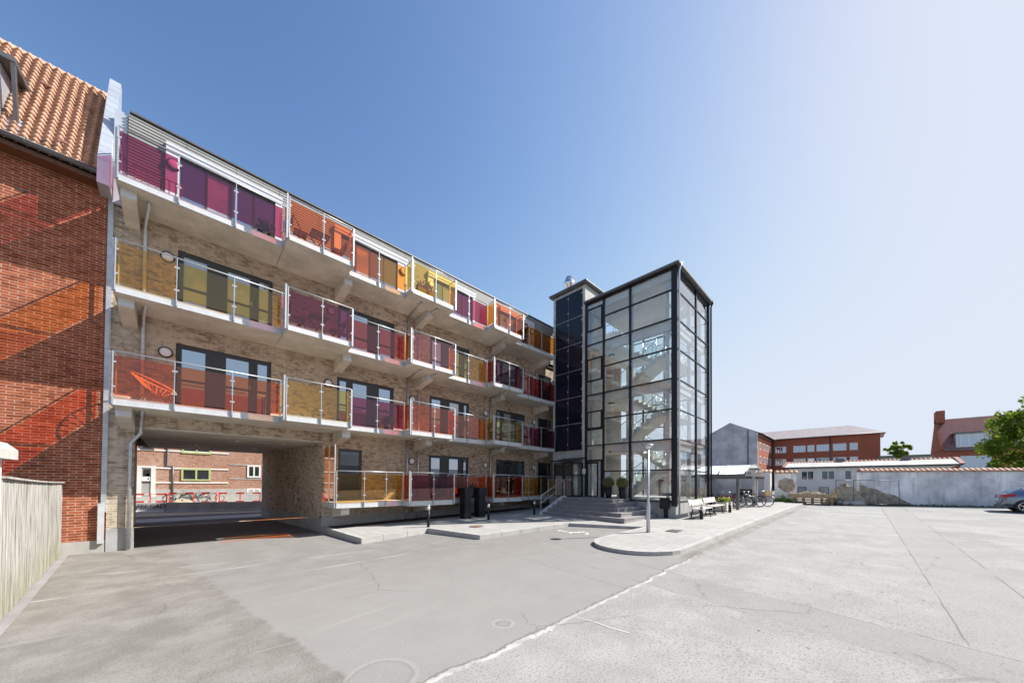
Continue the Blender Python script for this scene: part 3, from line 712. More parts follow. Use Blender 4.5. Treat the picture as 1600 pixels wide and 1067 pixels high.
    if k == 0 and i == 2:  # tall screen at the passage
        for a_, c_ in ((13.30, 13.92), (13.98, 14.60)):
            MB().box(x0 - .02, x0 - .01, a_, c_, fz + .02, fz + 2.05).build("glass_panel", "glass_orange", b_)
        q = MB(); q.box(x0 - .04, x0, 13.93, 13.97, fz - .2, fz + 2.1); q.box(x0 - .04, x0, 13.25, 13.29, fz - .2, fz + 2.1); q.build("end_post", "galvanized", b_)
    return b_
for k in (0, 1, 2, 3):
    for i in range(7):
        if COLS[k][i]: balcony(k, i)
# ------------------------------------------------------------ red brick neighbour
red = thing("brick_house", "old red brick house with steep orange pantile roof and zinc dormer beside the tan block", "house", (-8, 17, 0))
RX1 = -1.52
mb = MB(); mb.box(-26, RX1, WY, 22, 0.32, 10.15); mb.build("wall", "red_brick", red)
MB().box(-26, RX1 - .0, WY - .03, WY + .2, -.1, 0.33).build("base_course", "kerb_stone", red)
for (bx_, bz_) in ((-4.35, 3.25), (-6.4, 6.3), (-3.1, 9.2)):
    MB().box(bx_, bx_ + .2, WY - .004, WY + .05, bz_, bz_ + .05).build("vent_brick", "cladding_gap", red)
# pantiles: sine profile across, stepped courses up the slope
RY0, RZ0, RY1, RZ1 = 14.28, 10.22, 16.30, 13.92
L = math.hypot(RY1 - RY0, RZ1 - RZ0); ux, uz = (RY1 - RY0) / L, (RZ1 - RZ0) / L; nx_, nz_ = -uz, ux
mb = MB(); tw = 0.165; th = 0.185; rows = int(L / th)
RXE = -1.74
ncol = int(11 / tw)
for r_ in range(rows + 1):
    s0 = r_ * th - .04; s1 = s0 + th + .05
    vs = []; K = 8
    for e, (s_, lift) in enumerate(((s0, .035), (s0, .115), (s1, .05))):
        for i in range(ncol * K + 1):
            x = RXE - i * tw / K; ph = 2 * PI * i / K
            h = lift + .040 * math.sin(ph) + .010 * math.sin(2 * ph + .6)
            vs.append((x, RY0 + ux * s_ + nx_ * h * 1.0, RZ0 + uz * s_ + nz_ * h))
    n_ = ncol * K + 1
    fs = [(i, i + 1, n_ + i + 1, n_ + i) for i in range(n_ - 1)] + [(n_ + i, n_ + i + 1, 2 * n_ + i + 1, 2 * n_ + i) for i in range(n_ - 1)]
    mb.add(vs, fs, False)
rf = mb.build("roof", "clay_tile", red, fix=False)
for p_ in rf.data.polygons: p_.use_smooth = abs(p_.normal.z) > .1
# roof core so no light leaks
mb = MB(); mb.prism([(RY0 + .05, RZ0 - .1), (RY1, RZ1 - .02), (20.5, RZ0 - .1)], 'x', -13, RXE + .01); mb.build("roof_core", "cladding_gap", red)
mb = MB(); mb.tube([(-13, RY1 + .06, RZ1 + .02), (RXE, RY1 + .06, RZ1 + .02)], .10, 8); mb.build("ridge_tile", "clay_tile", red)
mb = MB()
prof = [(math.cos(a) * .085, math.sin(a) * .085) for a in [PI + PI * i / 8 for i in range(9)]]
gy, gzv = 14.17, 10.24
for i in range(8):
    (a, b), (c, d) = prof[i], prof[i + 1]
    mb.add([(-13, gy + a, gzv + b), (RXE + .08, gy + a, gzv + b), (RXE + .08, gy + c, gzv + d), (-13, gy + c, gzv + d)], [(0, 1, 2, 3)], True)
mb.tube([(-13, gy - .085, gzv), (RXE + .08, gy - .085, gzv)], .012, 6); mb.box(RXE + .07, RXE + .08, gy - .085, gy + .085, gzv - .085, gzv)
for x in (-2.0, -2.9, -3.8, -5.0, -6.2): mb.tube([(x, gy, gzv), (x + .03, gy, gzv)], .092, 12)
mb.build("gutter", "gutter_metal", red)
MB().box(-13, RX1, 14.25, WY + .02, 10.02, 10.13).build("soffit_board", "wood_dark", red)
# dormer with zinc cheeks
mb = MB(); dx0, dx1 = -7.2, -3.05
mb.prism([(14.45, 10.55), (14.45, 12.05), (16.2, 12.35), (16.2, 10.9)], 'x', dx0, dx1 - .25); d_ = mb.build("dormer", "zinc", red)
mb = MB(); mb.prism([(14.15, 12.03), (14.15, 12.15), (16.3, 12.5), (16.3, 12.38)], 'x', dx0, dx1); mb.prism([(14.15, 12.0), (14.30, 12.0), (14.62, 10.75), (14.5, 10.7)], 'x', dx1 - .06, dx1); mb.build("dormer_roof", "gutter_metal", d_)
MB().box(dx1 - 1.6, dx1 - .45, 14.40, 14.44, 10.75, 11.9).build("dormer_window", "window_glass", d_)
mb = MB(); mb.prism([(14.32, 10.35), (14.32, 10.38), (14.6, 10.95), (14.6, 10.9)], 'x', dx0, dx1 + .1); mb.build("flashing", "zinc", d_)
for (x, s_) in ((-2.35, .55), (-2.85, 2.9)):
    q = MB(); q.box(x - .09, x + .09, RY0 + ux * s_ + nx_ * .1 - .05, RY0 + ux * s_ + nx_ * .1 - .0, RZ0 + uz * s_ + nz_ * .1, RZ0 + uz * s_ + nz_ * .1 + .06); q.build("roof_vent", "dark_tile", red)

# ------------------------------------------------------------ timber fence and gate pillar
fn = thing("board_fence", "weathered grey board fence running to the red brick wall", "fence", (-2.0, 11.4, 0))
A, B = Vector((-2.24, 14.60, 0)), Vector((-1.78, 8.25, 0)); dd = (B - A); L = dd.length; dn = dd / L
mb = MB(); n = int(L / .115)
for i in range(n):
    s0, s1 = i * L / n + .004, (i + 1) * L / n - .004; f_ = (i + .5) / n
    top = 1.90 + .10 * f_ * f_ + .035 * (1 - math.sin(PI * f_)) * 0 + random.uniform(-.006, .006)
    a, b = A + dn * s0, A + dn * s1; o = random.uniform(-.006, .006)
    mb.add([(a.x + o, a.y, .02), (b.x + o, b.y, .02), (b.x + o, b.y, top), (a.x + o, a.y, top), (a.x - .025, a.y, .02), (b.x - .025, b.y, .02), (b.x - .025, b.y, top), (a.x - .025, a.y, top)],
           [(0, 1, 2, 3), (7, 6, 5, 4), (0, 3, 7, 4), (1, 5, 6, 2), (3, 2, 6, 7)])
mb.build("boards", "fence_wood", fn)
mb = MB()
for i in range(12):
    f0, f1 = i / 12, (i + 1) / 12
    a, b = A + dn * L * f0, A + dn * L * f1
    mb.beam((a.x + .0, a.y, 1.925 + .10 * f0 * f0), (b.x + .0, b.y, 1.925 + .10 * f1 * f1), .09, .03)
mb.build("cap_rail", "fence_wood", fn)
pl = thing("gate_pillar", "white painted square pillar with a stone cap at the end of the board fence", "pillar", (-1.95, 7.95, 0))
MB().box(-2.15, -1.765, 7.7, 8.16, -.05, 2.27).build("shaft", "white_render", pl)
mb = MB(); mb.prism([(-2.25, 2.27), (-1.665, 2.27), (-1.665, 2.40), (-1.76, 2.50), (-2.25, 2.56)], 'y', 7.5, 8.30); mb.build("cap_stone", "concrete", pl)
struct(sheet_poly([(-2.3, 14.6), (-2.12, 14.6), (-1.66, 8.2), (-1.5, 5.5), (-1.7, 5.5), (-1.82, 8.2)], "sand_edge", "step_stone", lambda x, y: .005))
# ------------------------------------------------------------ stair tower
tw_ = thing("stair_tower", "glass stair tower in black steel with a solar clad lift shaft", "stair tower", (19, 9, 0.4))
TX0, TX1, TY0, TY1, SY1 = 16.75, 21.75, 6.10, 11.15, 13.50
ZB, ZT = 1.12, 12.42
mb = MB(); mb.box(TX0, TX0 + .18, TY0, TY1, .2, ZB); mb.box(TX0 + .18, TX1 - .18, TY0, TY0 + .18, .2, ZB); mb.box(TX1 - .18, TX1, TY0, TY1, .2, ZB)
for y in (6.55, 7.35, 8.6): mb.box(TX0 - .004, TX0 + .01, y, y + .012, .4, ZB - .002)
mb.build("base_wall", "plinth_concrete", tw_)
# lift shaft
mb = MB(); mb.box(TX0 + .02, TX0 + 2.3, 11.17, SY1, .2, 13.65); mb.build("lift_shaft", "concrete", tw_)
mb = MB(); mb.box(TX0 - .04, TX0 + .03, 11.17, 11.33, ZB - .1, 13.62); mb.box(TX0 - .04, TX0 + .03, SY1 - .16, SY1 + .01, ZB - .1, 13.62); mb.build("shaft_edge_strip", "concrete", tw_)
for r_ in range(6):
    z1 = 13.45 - r_ * 1.59
    for c_ in range(2):
        ya = 11.36 + c_ * 1.00
        p_ = MB(); p_.box(TX0 - .05, TX0 - .03, ya, ya + .97, z1 - 1.555, z1); sp = p_.build("solar_panel", "solar_cell", tw_)
        for zc in (z1 - .32, z1 - 1.22):
            for yc in ((ya - .02, ya + .955) if c_ == 1 else (ya - .02,)): MB().box(TX0 - .07, TX0 - .028, yc - .005, yc + .04, zc, zc + .09).build("clamp", "edge_plate", sp)
mb = MB(); mb.box(TX0 - .028, TX0 - .012, 11.36, SY1 - .17, 3.95, 13.5)
for r_ in range(1, 6): mb.box(TX0 - .034, TX0 - .028, 11.36, SY1 - .17, 13.45 - r_ * 1.59 + .0, 13.45 - r_ * 1.59 + .034)
mb.build("panel_rail", "galvanized", tw_)
mb = MB(); mb.box(TX0 - .2, TX0 + 2.5, 11.0, SY1 + .2, 13.65, 13.72); mb.box(TX0 - .24, TX0 + 2.54, 10.96, SY1 + .24, 13.72, 13.79); mb.build("shaft_roof", "gutter_metal", tw_)
mb = MB(); mb.lathe((17.05, 12.55, 13.8), [(.2, 0), (.2, .30), (.34, .45), (.34, .55), (.2, .95), (.17, .95)], 20); mb.build("roof_cowl", "chrome", tw_)
MB().cyl((18.2, 12.2), .09, 13.8, 14.1, 12).build("roof_outlet", "galvanized", tw_)
# glass tower roof
mb = MB(); mb.box(TX0 - .14, TX1 + .12, TY0 - .14, 11.15, 12.42, 12.50); mb.build("tower_roof", "gutter_metal", tw_)
mb = MB()
for a, b in (((TX0 - .18, TY0 - .18), (TX1 + .16, TY0 - .18)), ((TX0 - .18, TY0 - .18), (TX0 - .18, 11.16)), ((TX1 + .16, TY0 - .18), (TX1 + .16, 11.16))):
    mb.beam((a[0], a[1], 12.45), (b[0], b[1], 12.45), .10, .10)
mb.build("tower_gutter", "gutter_metal", tw_)
for (x, y) in ((TX0 + .10, TY0 - .12), (TX1 - .02, TY0 - .13)):
    mb = MB(); mb.tube([(x, y - .12, 12.5), (x, y - .05, 12.3), (x, y, 12.15), (x, y, .5)], .045, 10)
    mb.build("downpipe", "steel" if x < 18 else "black_metal", tw_)
# mullions
NY = [TY0, 8.41, 9.97, 11.13]
TZ = [ZB, 2.66, 4.14, 5.58, 7.04, 8.50, 9.94, 11.32, 12.38]
mb = MB(); mb.box(TX0 - .05, TX0 + .10, TY0 - .05, TY0 + .19, ZB - .2, 12.42)       # heavy corner
mb.box(TX0 - .03, TX0 + .08, 11.05, 11.165, ZB, 12.42)
for y in (8.41, 9.97): mb.box(TX0 - .03, TX0 + .10, y - .045, y + .045, ZB, 12.40)
for z in TZ[:-1]: mb.box(TX0 - .026, TX0 + .06, TY0 + .19, 9.92, z - .03, z + .03)
for z in (ZB, 4.14, 5.05, 7.04, 9.94): mb.box(TX0 - .026, TX0 + .06, 10.02, 11.05, z - .03, z + .03)
mb.box(TX0 - .03, TX0 + .06, TY0 + .19, 11.05, 12.32, 12.42)
MX = [TX0, 19.62, TX1]
mb.box(TX1 - .10, TX1 + .05, TY0 - .05, TY0 + .10, ZB - .2, 12.42); mb.box(19.57, 19.67, TY0 - .03, TY0 + .08, ZB, 12.40)
for z in TZ[:-1]:
    mb.box(TX0 + .10, 19.57, TY0 - .022, TY0 + .05, z - .022, z + .022); mb.box(19.67, TX1 - .1, TY0 - .022, TY0 + .05, z - .022, z + .022)
mb.box(TX0 + .1, TX1 - .1, TY0 - .024, TY0 + .05, 12.32, 12.42)
# far side
for y in (8.4, 9.97, 11.1): mb.box(TX1 - .08, TX1 + .03, y - .04, y + .04, ZB, 12.40)
for z in TZ: mb.box(TX1 - .05, TX1 + .02, TY0 + .10, 11.06, z - .028, z + .028)
mb.build("steel_frame", "black_metal", tw_)
# inner structural columns: galvanised look inside the glass
mb = MB()
for (x, y) in ((TX0 + .28, 8.45), (TX0 + .28, TY0 + .45), (TX1 - .30, TY0 + .40), (TX1 - .30, 8.45), (TX0 + .28, 10.9), (TX1 - .3, 10.9), (19.6, TY0 + .35)): mb.box(x - .08, x + .08, y - .08, y + .08, ZB - .1, 12.2)
mb.build("inner_column", "galvanized", tw_)
# panes
def pane(nm, mat, *b): MB().box(*b).build(nm, mat, tw_)
for zi in range(8):
    z0, z1 = TZ[zi] + .03, TZ[zi + 1] - .03
    for (a, b) in ((TY0 + .19, 8.365), (8.455, 9.925)): pane("glass_pane", "glass_tower", TX0 + .012, TX0 + .024, a, b, z0, z1)
    for (a, b) in ((TX0 + .10, 19.57), (19.67, TX1 - .1)): pane("glass_pane", "glass_tower", a, b, TY0 + .012, TY0 + .024, z0, z1)
    for (a, b) in ((TY0 + .1, 8.36), (8.44, 9.93), (10.01, 11.06)): pane("glass_pane", "glass_tower", TX1 - .03, TX1 - .018, a, b, z0, z1)
# narrow column: fixed panes and opening lights in heavy frames
def frame_light(z0, z1, tilt=0.0):
    q = MB(); x0, x1 = TX0 - .06 , TX0 + .02; a, b = 10.03, 11.04; w = .075
    for (ya, yb, za, zb) in ((a, b, z1 - w, z1), (a, b, z0, z0 + w), (a, a + w, z0 + w, z1 - w), (b - w, b, z0 + w, z1 - w)): q.box(x0, x1, ya, yb, za, zb)
    f = q.build("opening_light", "black_metal", tw_)
    MB().box(TX0 - .03, TX0 - .018, a + w, b - w, z0 + w, z1 - w).build("pane", "glass_tower", f)
    if tilt: f.rotation_euler = (0, 0, 0)
for (z0, z1) in ((10.70, 12.02), (7.80, 9.12), (5.08, 6.10)): frame_light(z0, z1)
for (z0, z1) in ((12.05, 12.36), (9.97, 10.66), (9.15, 9.91), (7.07, 7.76), (6.14, 7.01), (4.17, 5.02), (3.36, 4.11)):
    pane("glass_pane", "glass_tower", TX0 + .012, TX0 + .024, 10.02, 11.05, z0, z1)
# entrance door, standing slightly proud
q = MB(); w = .08
for (ya, yb, za, zb) in ((10.02, 11.05, 3.22, 3.33), (10.02, 10.10, ZB + .03, 3.22), (10.97, 11.05, ZB + .03, 3.22)): q.box(TX0 - .05, TX0 + .05, ya, yb, za, zb)
dr = q.build("door_frame", "black_metal", tw_)
q = MB()
for (ya, yb, za, zb) in ((10.25, 10.97, 3.10, 3.20), (10.25, 10.97, ZB + .04, ZB + .16), (10.25, 10.33, ZB + .16, 3.10), (10.89, 10.97, ZB + .16, 3.10)): q.box(TX0 - .08, TX0 - .03, ya, yb, za, zb)
lf = q.build("door", "black_metal", tw_)
MB().box(TX0 - .06, TX0 - .05, 10.33, 10.89, ZB + .16, 3.10).build("door_glass", "glass_tower", lf)
MB().tube([(TX0 - .12, 10.30, ZB + .7), (TX0 - .12, 10.30, ZB + 1.3)], .014, 8).build("handle", "chrome", lf)
MB().box(TX0 - .03, TX0 + .02, 10.12, 10.24, ZB + .04, 3.2).build("door_side_panel", "concrete", tw_)
MB().box(TX0 - .004, TX0 + .008, 9.55, 9.85, 2.40, 2.58).build("notice", "paint_white", tw_)
# floors, beams, flights, landings
mb = MB()
mb.box(TX0 + .12, TX1 - .12, TY0 + .12, 14.6, ZB - .02, ZB + .10)
for k in (1, 2, 3): mb.box(TX0 + .14, TX1 - .12, 9.55, 11.14, F[k] - .22, F[k])
for k in (0, 1, 2, 3): mb.box(19.1, BX1, 11.16, WY - .02, F[k] - .22, F[k])
mb.build("floor_slab", "tower_concrete", tw_)
mb = MB()
for k in (1, 2, 3):
    mb.box(TX0 + .13, TX0 + .33, TY0 + .14, 9.54, F[k] - .48, F[k] - .02); mb.box(TX0 + .34, TX1 - .14, TY0 + .14, TY0 + .34, F[k] - .48, F[k] - .02)
mb.box(TX0 + .13, TX0 + .33, TY0 + .14, 11.1, 11.95, 12.41); mb.box(TX0 + .34, TX1 - .14, TY0 + .14, TY0 + .34, 11.95, 12.41)
mb.box(TX1 - .34, TX1 - .14, TY0 + .35, 11.1, 11.95, 12.41)
mb.build("edge_beam", "tower_concrete", tw_)
mb = MB(); mb.box(TX0 + .14, TX1 - .14, TY0 + .14, 11.12, 12.12, 12.415)
for i in range(1, 5): mb.box(TX0 + .34 + i * 1.02, TX0 + .35 + i * 1.02, TY0 + .35, 11.1, 12.115, 12.119)
mb.build("ceiling", "tower_concrete", tw_)
def flight(xa, xb, z0, z1, ya, yb):
    n = 8; mb = MB(); dz = (z1 - z0) / n; dy = (yb - ya) / n; s_ = 1 if dy > 0 else -1
    prof = [(ya, z0 - .22), (ya, z0)]
    for i in range(n): prof += [(ya + i * dy, z0 + (i + 1) * dz), (ya + (i + 1) * dy, z0 + (i + 1) * dz)]
    prof += [(yb, z1 - .22)]
    mb.prism(prof, 'x', xa, xb); f = mb.build("stair_flight", "tower_concrete", tw_)
    r_ = MB()
    for x in (xa + .04, xb - .04):
        r_.tube([(x, ya, z0 + .95), (x, yb, z1 + .95)], .02, 6)
        for i in range(5): q = i / 4; r_.tube([(x, ya + (yb - ya) * q, z0 + (z1 - z0) * q), (x, ya + (yb - ya) * q, z0 + (z1 - z0) * q + .95)], .013, 6)
    r_.build("stair_railing", "steel", f)
    for x in (xa + .06, xb - .06):
        MB().add([(x, ya, z0 + .12), (x, yb, z1 + .12), (x, yb, z1 + .86), (x, ya, z0 + .86), (x + .01, ya, z0 + .12), (x + .01, yb, z1 + .12), (x + .01, yb, z1 + .86), (x + .01, ya, z0 + .86)],
                 [(0, 1, 2, 3), (7, 6, 5, 4), (0, 4, 5, 1), (3, 2, 6, 7)]).build("railing_glass", "glass_clear", f)
for k in range(3):
    za, zb = (F[k] if k else ZB + .1), F[k + 1]; zm = (za + zb) / 2
    flight(17.5, 18.75, za, zm, 9.55, 7.35); flight(19.6, 20.85, zm, zb, 7.35, 9.55)
    MB().box(17.3, 21.0, TY0 + .36, 7.35, zm - .2, zm).build("landing", "tower_concrete", tw_)
r_ = MB()
def rail_run(pts, z):
    for a, b in zip(pts[:-1], pts[1:]):
        for h in (1.0, .55): r_.tube([(*a, z + h), (*b, z + h)], .018, 6)
        n = max(1, int((Vector(b) - Vector(a)).length / .9))
        for i in range(n + 1): q = i / n; x, y = a[0] + (b[0] - a[0]) * q, a[1] + (b[1] - a[1]) * q; r_.tube([(x, y, z), (x, y, z + 1.0)], .014, 6)
for k in (1, 2, 3):
    rail_run([(TX0 + .45, 11.0), (TX0 + .45, 9.62), (17.45, 9.62)], F[k]); rail_run([(18.8, 9.62), (19.55, 9.62)], F[k]); rail_run([(20.9, 9.62), (TX1 - .4, 9.62)], F[k])
for k in range(3): rail_run([(17.35, 7.3), (17.35, TY0 + .5), (20.95, TY0 + .5), (20.95, 7.3)], ((F[k] if k else ZB + .1) + F[k + 1]) / 2)
r_.build("gallery_railing", "steel", tw_)
mb = MB()
for k in range(4):
    z0, z1 = ([ZB] + F[1:] + [12.3])[k:k + 2]
    mb.tube([(TX0 + .4, TY0 + .4, z0 + .1), (19.5, TY0 + .4, z1 - .5)], .013, 6); mb.tube([(TX0 + .4, TY0 + .4, z1 - .5), (19.5, TY0 + .4, z0 + .1)], .013, 6)
mb.build("brace_rod", "steel", tw_)
for (x, y, z) in ((18.3, 8.0, 12.16), (18.3, 10.3, 12.16), (18.4, 10.4, F[3] - .26), (18.4, 10.4, F[2] - .26), (18.4, 10.4, F[1] - .26), (18.6, 6.9, 8.29), (18.6, 6.9, 5.39)):
    q = MB(); q.cyl((x, y), .17, z - .04, z + .035, 18); a_ = q.build("ceiling_lamp", "black_metal", tw_); MB().cyl((x, y), .13, z - .06, z - .041, 18).build("lamp_cover", "lamp_shade", a_)
# inner back wall of hall (towards the block)
mb = MB(); mb.box(19.12, 21.0, 14.2, 14.24, ZB, 12.3); mb.box(20.98, 21.1, 11.2, 14.2, ZB, 12.3) ; mb.build("hall_wall", "white_render", tw_)
MB().box(16.9, 19.0, 11.14, 11.16, ZB + .1, 12.0).build("shaft_face", "tower_concrete", tw_)
# ------------------------------------------------------------ entrance steps
st_ = thing("entrance_steps", "broad grey concrete steps rising to the glass tower door", "steps", (15, 9, .4))
base = pz(13.4, 9); top = ZB + .10; nst = 5; hs = (top - base) / nst
for k in range(nst):
    x0 = 13.38 + .40 * k; y0 = 6.95 + .36 * k; z0, z1 = base + hs * k, base + hs * (k + 1)
    mb = MB(); mb.box(x0, TX0 - .06, y0, 11.45, z0 - .3 if k == 0 else z0 + .002, z1 - .055)
    mb.box(x0 - .015, TX0 - .06, y0 - .015, 11.45, z1 - .053, z1)
    mb.build("step", "step_stone", st_)
mb = MB(); mb.box(15.4, TX0 - .06, 11.46, 12.7, base - .2, top); mb.build("landing", "step_stone", st_)
mb = MB(); mb.prism([(13.25, base - .1), (13.25, base + .12), (15.15, top + .06), (15.4, top + .06), (15.4, base - .1)], 'y', 11.46, 11.62); mb.build("side_stringer", "white_render", st_)
hr = thing("stair_handrail", "galvanized handrail with two sloping bars at the top of the grey steps", "handrail", (13.4, 11.54, base))
mb = MB(); a0 = (13.32, 11.54, base + .12); a1 = (15.25, 11.54, top + .05)
mb.tube([(a0[0], a0[1], a0[2] - .1), (a0[0], a0[1], base + .98), (a1[0], a1[1], top + .96)], .024, 8)
mb.tube([(a0[0], a0[1], base + .62), (a1[0] + .1, a1[1], top + .60)], .018, 8)
mb.build("rail", "galvanized", hr)
mb = MB(); mb.tube([a1, (a1[0], a1[1], top + .96)], .024, 8)
mb.tube([(a1[0], a1[1], top + .96), (15.25, 11.0, top + .96)], .018, 8)
for y in (11.5, 12.1, 12.65): mb.box(15.22, 15.28, y - .015, y + .015, top, top + .98)
mb.tube([(15.25, 11.5, top + .96), (15.25, 12.66, top + .96)], .018, 8)
mb.build("post", "galvanized", hr)
MB().box(15.245, 15.255, 11.53, 12.64, top + .05, top + .93).build("guard_glass", "glass_clear", hr)
# platform lift cabin
lc = thing("platform_lift", "black framed glass lift cabin with sloping canopy beside the tower door", "platform lift", (16.1, 11.9, top))
mb = MB(); cx0, cx1, cy0, cy1 = 15.62, 16.66, 11.22, 12.55
for x in (cx0, cx1 - .07):
    for y in (cy0, (cy0 + cy1) / 2 - .03, cy1 - .07): mb.box(x, x + .07, y, y + .07, top, top + 1.95)
for z in (top, top + 1.18, top + 1.88):
    mb.box(cx0 + .002, cx0 + .068, cy0 + .07, cy1 - .07, z + .001, z + .06); mb.box(cx0 + .07, cx1 - .07, cy0 + .002, cy0 + .068, z + .001, z + .06)
mb.build("frame", "black_metal", lc)
mb = MB(); mb.prism([(cx0 - .2, top + 1.97), (cx0 - .2, top + 2.02), (cx1 + .05, top + 2.27), (cx1 + .05, top + 2.21)], 'y', cy0 - .1, cy1 + .1); mb.build("canopy", "black_metal", lc)
mb = MB(); mb.box(cx0 + .03, cx0 + .04, cy0 + .07, cy1 - .07, top + .06, top + 1.88); mb.box(cx0 + .07, cx1 - .07, cy0 + .03, cy0 + .04, top + .06, top + 1.88); mb.build("cabin_glass", "glass_tower", lc)
MB().box(cx0 + .05, cx0 + .08, cy0 + .07, cy1 - .08, top + 1.25, top + 1.86).build("upper_panel", "black_metal", lc)
MB().box(16.45, 16.62, 11.02, 11.14, top + 1.3, top + 1.6).build("call_box", "frame_white", lc)
# ball shrubs
def leaf_cloud(mb, pts, size, jit=0.5, up=0.3):
    for p_ in pts:
        n_ = Vector((random.gauss(0, 1), random.gauss(0, 1), random.gauss(0, 1) + up)).normalized()
        a = n_.orthogonal().normalized(); a.rotate(Matrix.Rotation(random.uniform(0, 2 * PI), 3, n_)); b = n_.cross(a)
        s_ = size * random.uniform(1 - jit, 1 + jit); p_ = Vector(p_)
        mb.add([p_ + a * s_, p_ + b * s_ * .55, p_ - a * s_, p_ - b * s_ * .55], [(0, 1, 2, 3)])
def ball_shrub(x, y, lab):
    o = thing("potted_shrub", lab, "potted plant", (x, y, top), group="ball shrubs by the door")
    mb = MB(); mb.lathe((x, y, top), [(.13, 0), (.15, .02), (.21, .58), (.20, .58), (.19, .54), (.01, .54)], 18); mb.build("pot", "black_metal", o)
    mb = MB(); cz = top + .80
    for _ in range(1500):
        d_ = Vector((random.gauss(0, 1), random.gauss(0, 1), random.gauss(0, 1))).normalized() * random.uniform(.22, .325); leaf_cloud(mb, [(x + d_.x, y + d_.y, cz + d_.z * .93)], .028)
    mb.build("foliage", "box_leaf", o, fix=False)
    mb = MB(); sphere(mb, (x, y, cz), .22, 8); mb.tube([(x, y, top + .5), (x, y, cz - .1)], .02, 6); mb.build("stem", "bark", o)
ball_shrub(16.15, 9.3, "ball shrub in a black pot, nearer the tower door"); ball_shrub(16.15, 8.5, "ball shrub in a black pot, farther from the tower door")
# wall bin
bn = thing("litter_bin", "dark metal litter bin hung on the tower base wall by its corner", "litter bin", (16.6, 6.45, .8))
mb = MB(); mb.box(16.40, 16.73, 6.35, 6.72, .80, 1.32); mb.build("body", "black_metal", bn)
mb = MB(); mb.prism([(16.36, 1.42), (16.36, 1.46), (16.75, 1.56), (16.75, 1.42)], 'y', 6.31, 6.76); mb.build("hood", "gutter_metal", bn)
MB().box(16.6, 16.745, 6.45, 6.60, .3, .8).build("support", "black_metal", bn)
# ------------------------------------------------------------ black ducts, bollards, street lamp
for n_, (x, y, lab) in enumerate(((9.50, 12.85, "black flared steel pillar on the paving, nearer the driveway"), (10.42, 12.95, "black flared steel pillar on the paving, nearer the steps"))):
    o = thing("vent_pillar", lab, "ventilation pillar", (x, y, pz(x, y)), group="black pillars before the balconies"); z = pz(x, y)
    mb = MB(); mb.box(x - .19, x + .19, y - .19, y + .19, z, z + 1.03)
    for i in range(9): mb.box(x - .196, x + .196, y - .196, y + .196, z + .1 + i * .1, z + .108 + i * .1)
    mb.build("shaft", "black_metal", o)
    mb = MB(); mb.prism([(x - .185, z + 1.03), (x + .185, z + 1.03), (x + .25, z + 1.12), (x + .25, z + 1.42), (x - .25, z + 1.42), (x - .25, z + 1.12)], 'y', y - .25, y + .25); mb.build("flared_head", "black_metal", o)
def bollard(x, y, h, r, lab, lit=True, gr="light bollards on the paving"):
    z = pz(x, y); o = thing("bollard_light", lab, "bollard", (x, y, z), group=gr)
    mb = MB(); mb.cyl((x, y), r, z, z + h * .78, 14); mb.build("post", "black_metal", o)
    mb = MB(); mb.cyl((x, y), r * .92, z + h * .78, z + h * .94, 14); mb.build("lens", "light_glass_block" if lit else "galvanized", o)
    mb = MB(); mb.cyl((x, y), r, z + h * .94, z + h, 14); mb.build("cap", "galvanized" if lit else "black_metal", o)
bollard(6.9, 11.75, .85, .055, "slim light bollard nearest the driveway passage"); bollard(10.0, 11.8, .72, .055, "slim light bollard in front of the black pillars")
bollard(13.05, 11.75, .68, .055, "slim light bollard at the foot of the handrail")
bollard(17.25, 5.15, .55, .075, "thick dark bollard before the first white bench", False); bollard(21.5, 5.0, .55, .075, "thick dark bollard past the second white bench", False)
lx, ly = 11.95, 5.3; lz = pz(lx, ly)
o = thing("street_lamp", "galvanized lamp post with a flat round head on the paving", "street lamp", (lx, ly, lz))
mb = MB(); mb.lathe((lx, ly, lz), [(.065, 0), (.065, .95), (.038, 1.10), (.034, 3.0)], 16); mb.build("pole", "galvanized", o)
mb = MB(); mb.lathe((lx, ly, lz + 3.0), [(.034, 0), (.045, .05), (.18, .10), (.18, .125), (.11, .15), (.01, .16)], 24); mb.build("lamp_head", "galvanized", o)
mb = MB(); mb.lathe((lx, ly, lz + 2.98), [(.045, 0), (.07, .03), (.15, .095), (.01, .096)], 20); mb.build("diffuser", "lamp_shade", o)
for (x, y, r, mt, lab) in ((8.35, 10.6, .24, "rust", "rusty round drain cover near the kerb"), (12.9, 4.75, .30, "gutter_metal", "dark square drain cover near the lamp post")):
    o = thing("drain_cover", lab, "drain cover", (x, y, pz(x, y)))
    mb = MB(); z = pz(x, y) + .004
    if mt == "rust": mb.cyl((x, y), r, z, z + .008, 20); mb.cyl((x, y), r * .7, z + .008, z + .012, 20)
    else: mb.box(x - r, x + r, y - r * .7, y + r * .7, z, z + .008)
    mb.build("lid", mt, o)
    mb = MB(); 
    if mt == "rust": mb.tube([(x + (r + .02) * math.cos(a), y + (r + .02) * math.sin(a), z + .004) for a in [2 * PI * i / 20 for i in range(20)]], .012, 6, True)
    else: mb.box(x - r - .03, x - r, y - r * .7, y + r * .7, z, z + .01); mb.box(x + r, x + r + .03, y - r * .7, y + r * .7, z, z + .01)
    mb.build("ring", "gutter_metal", o)

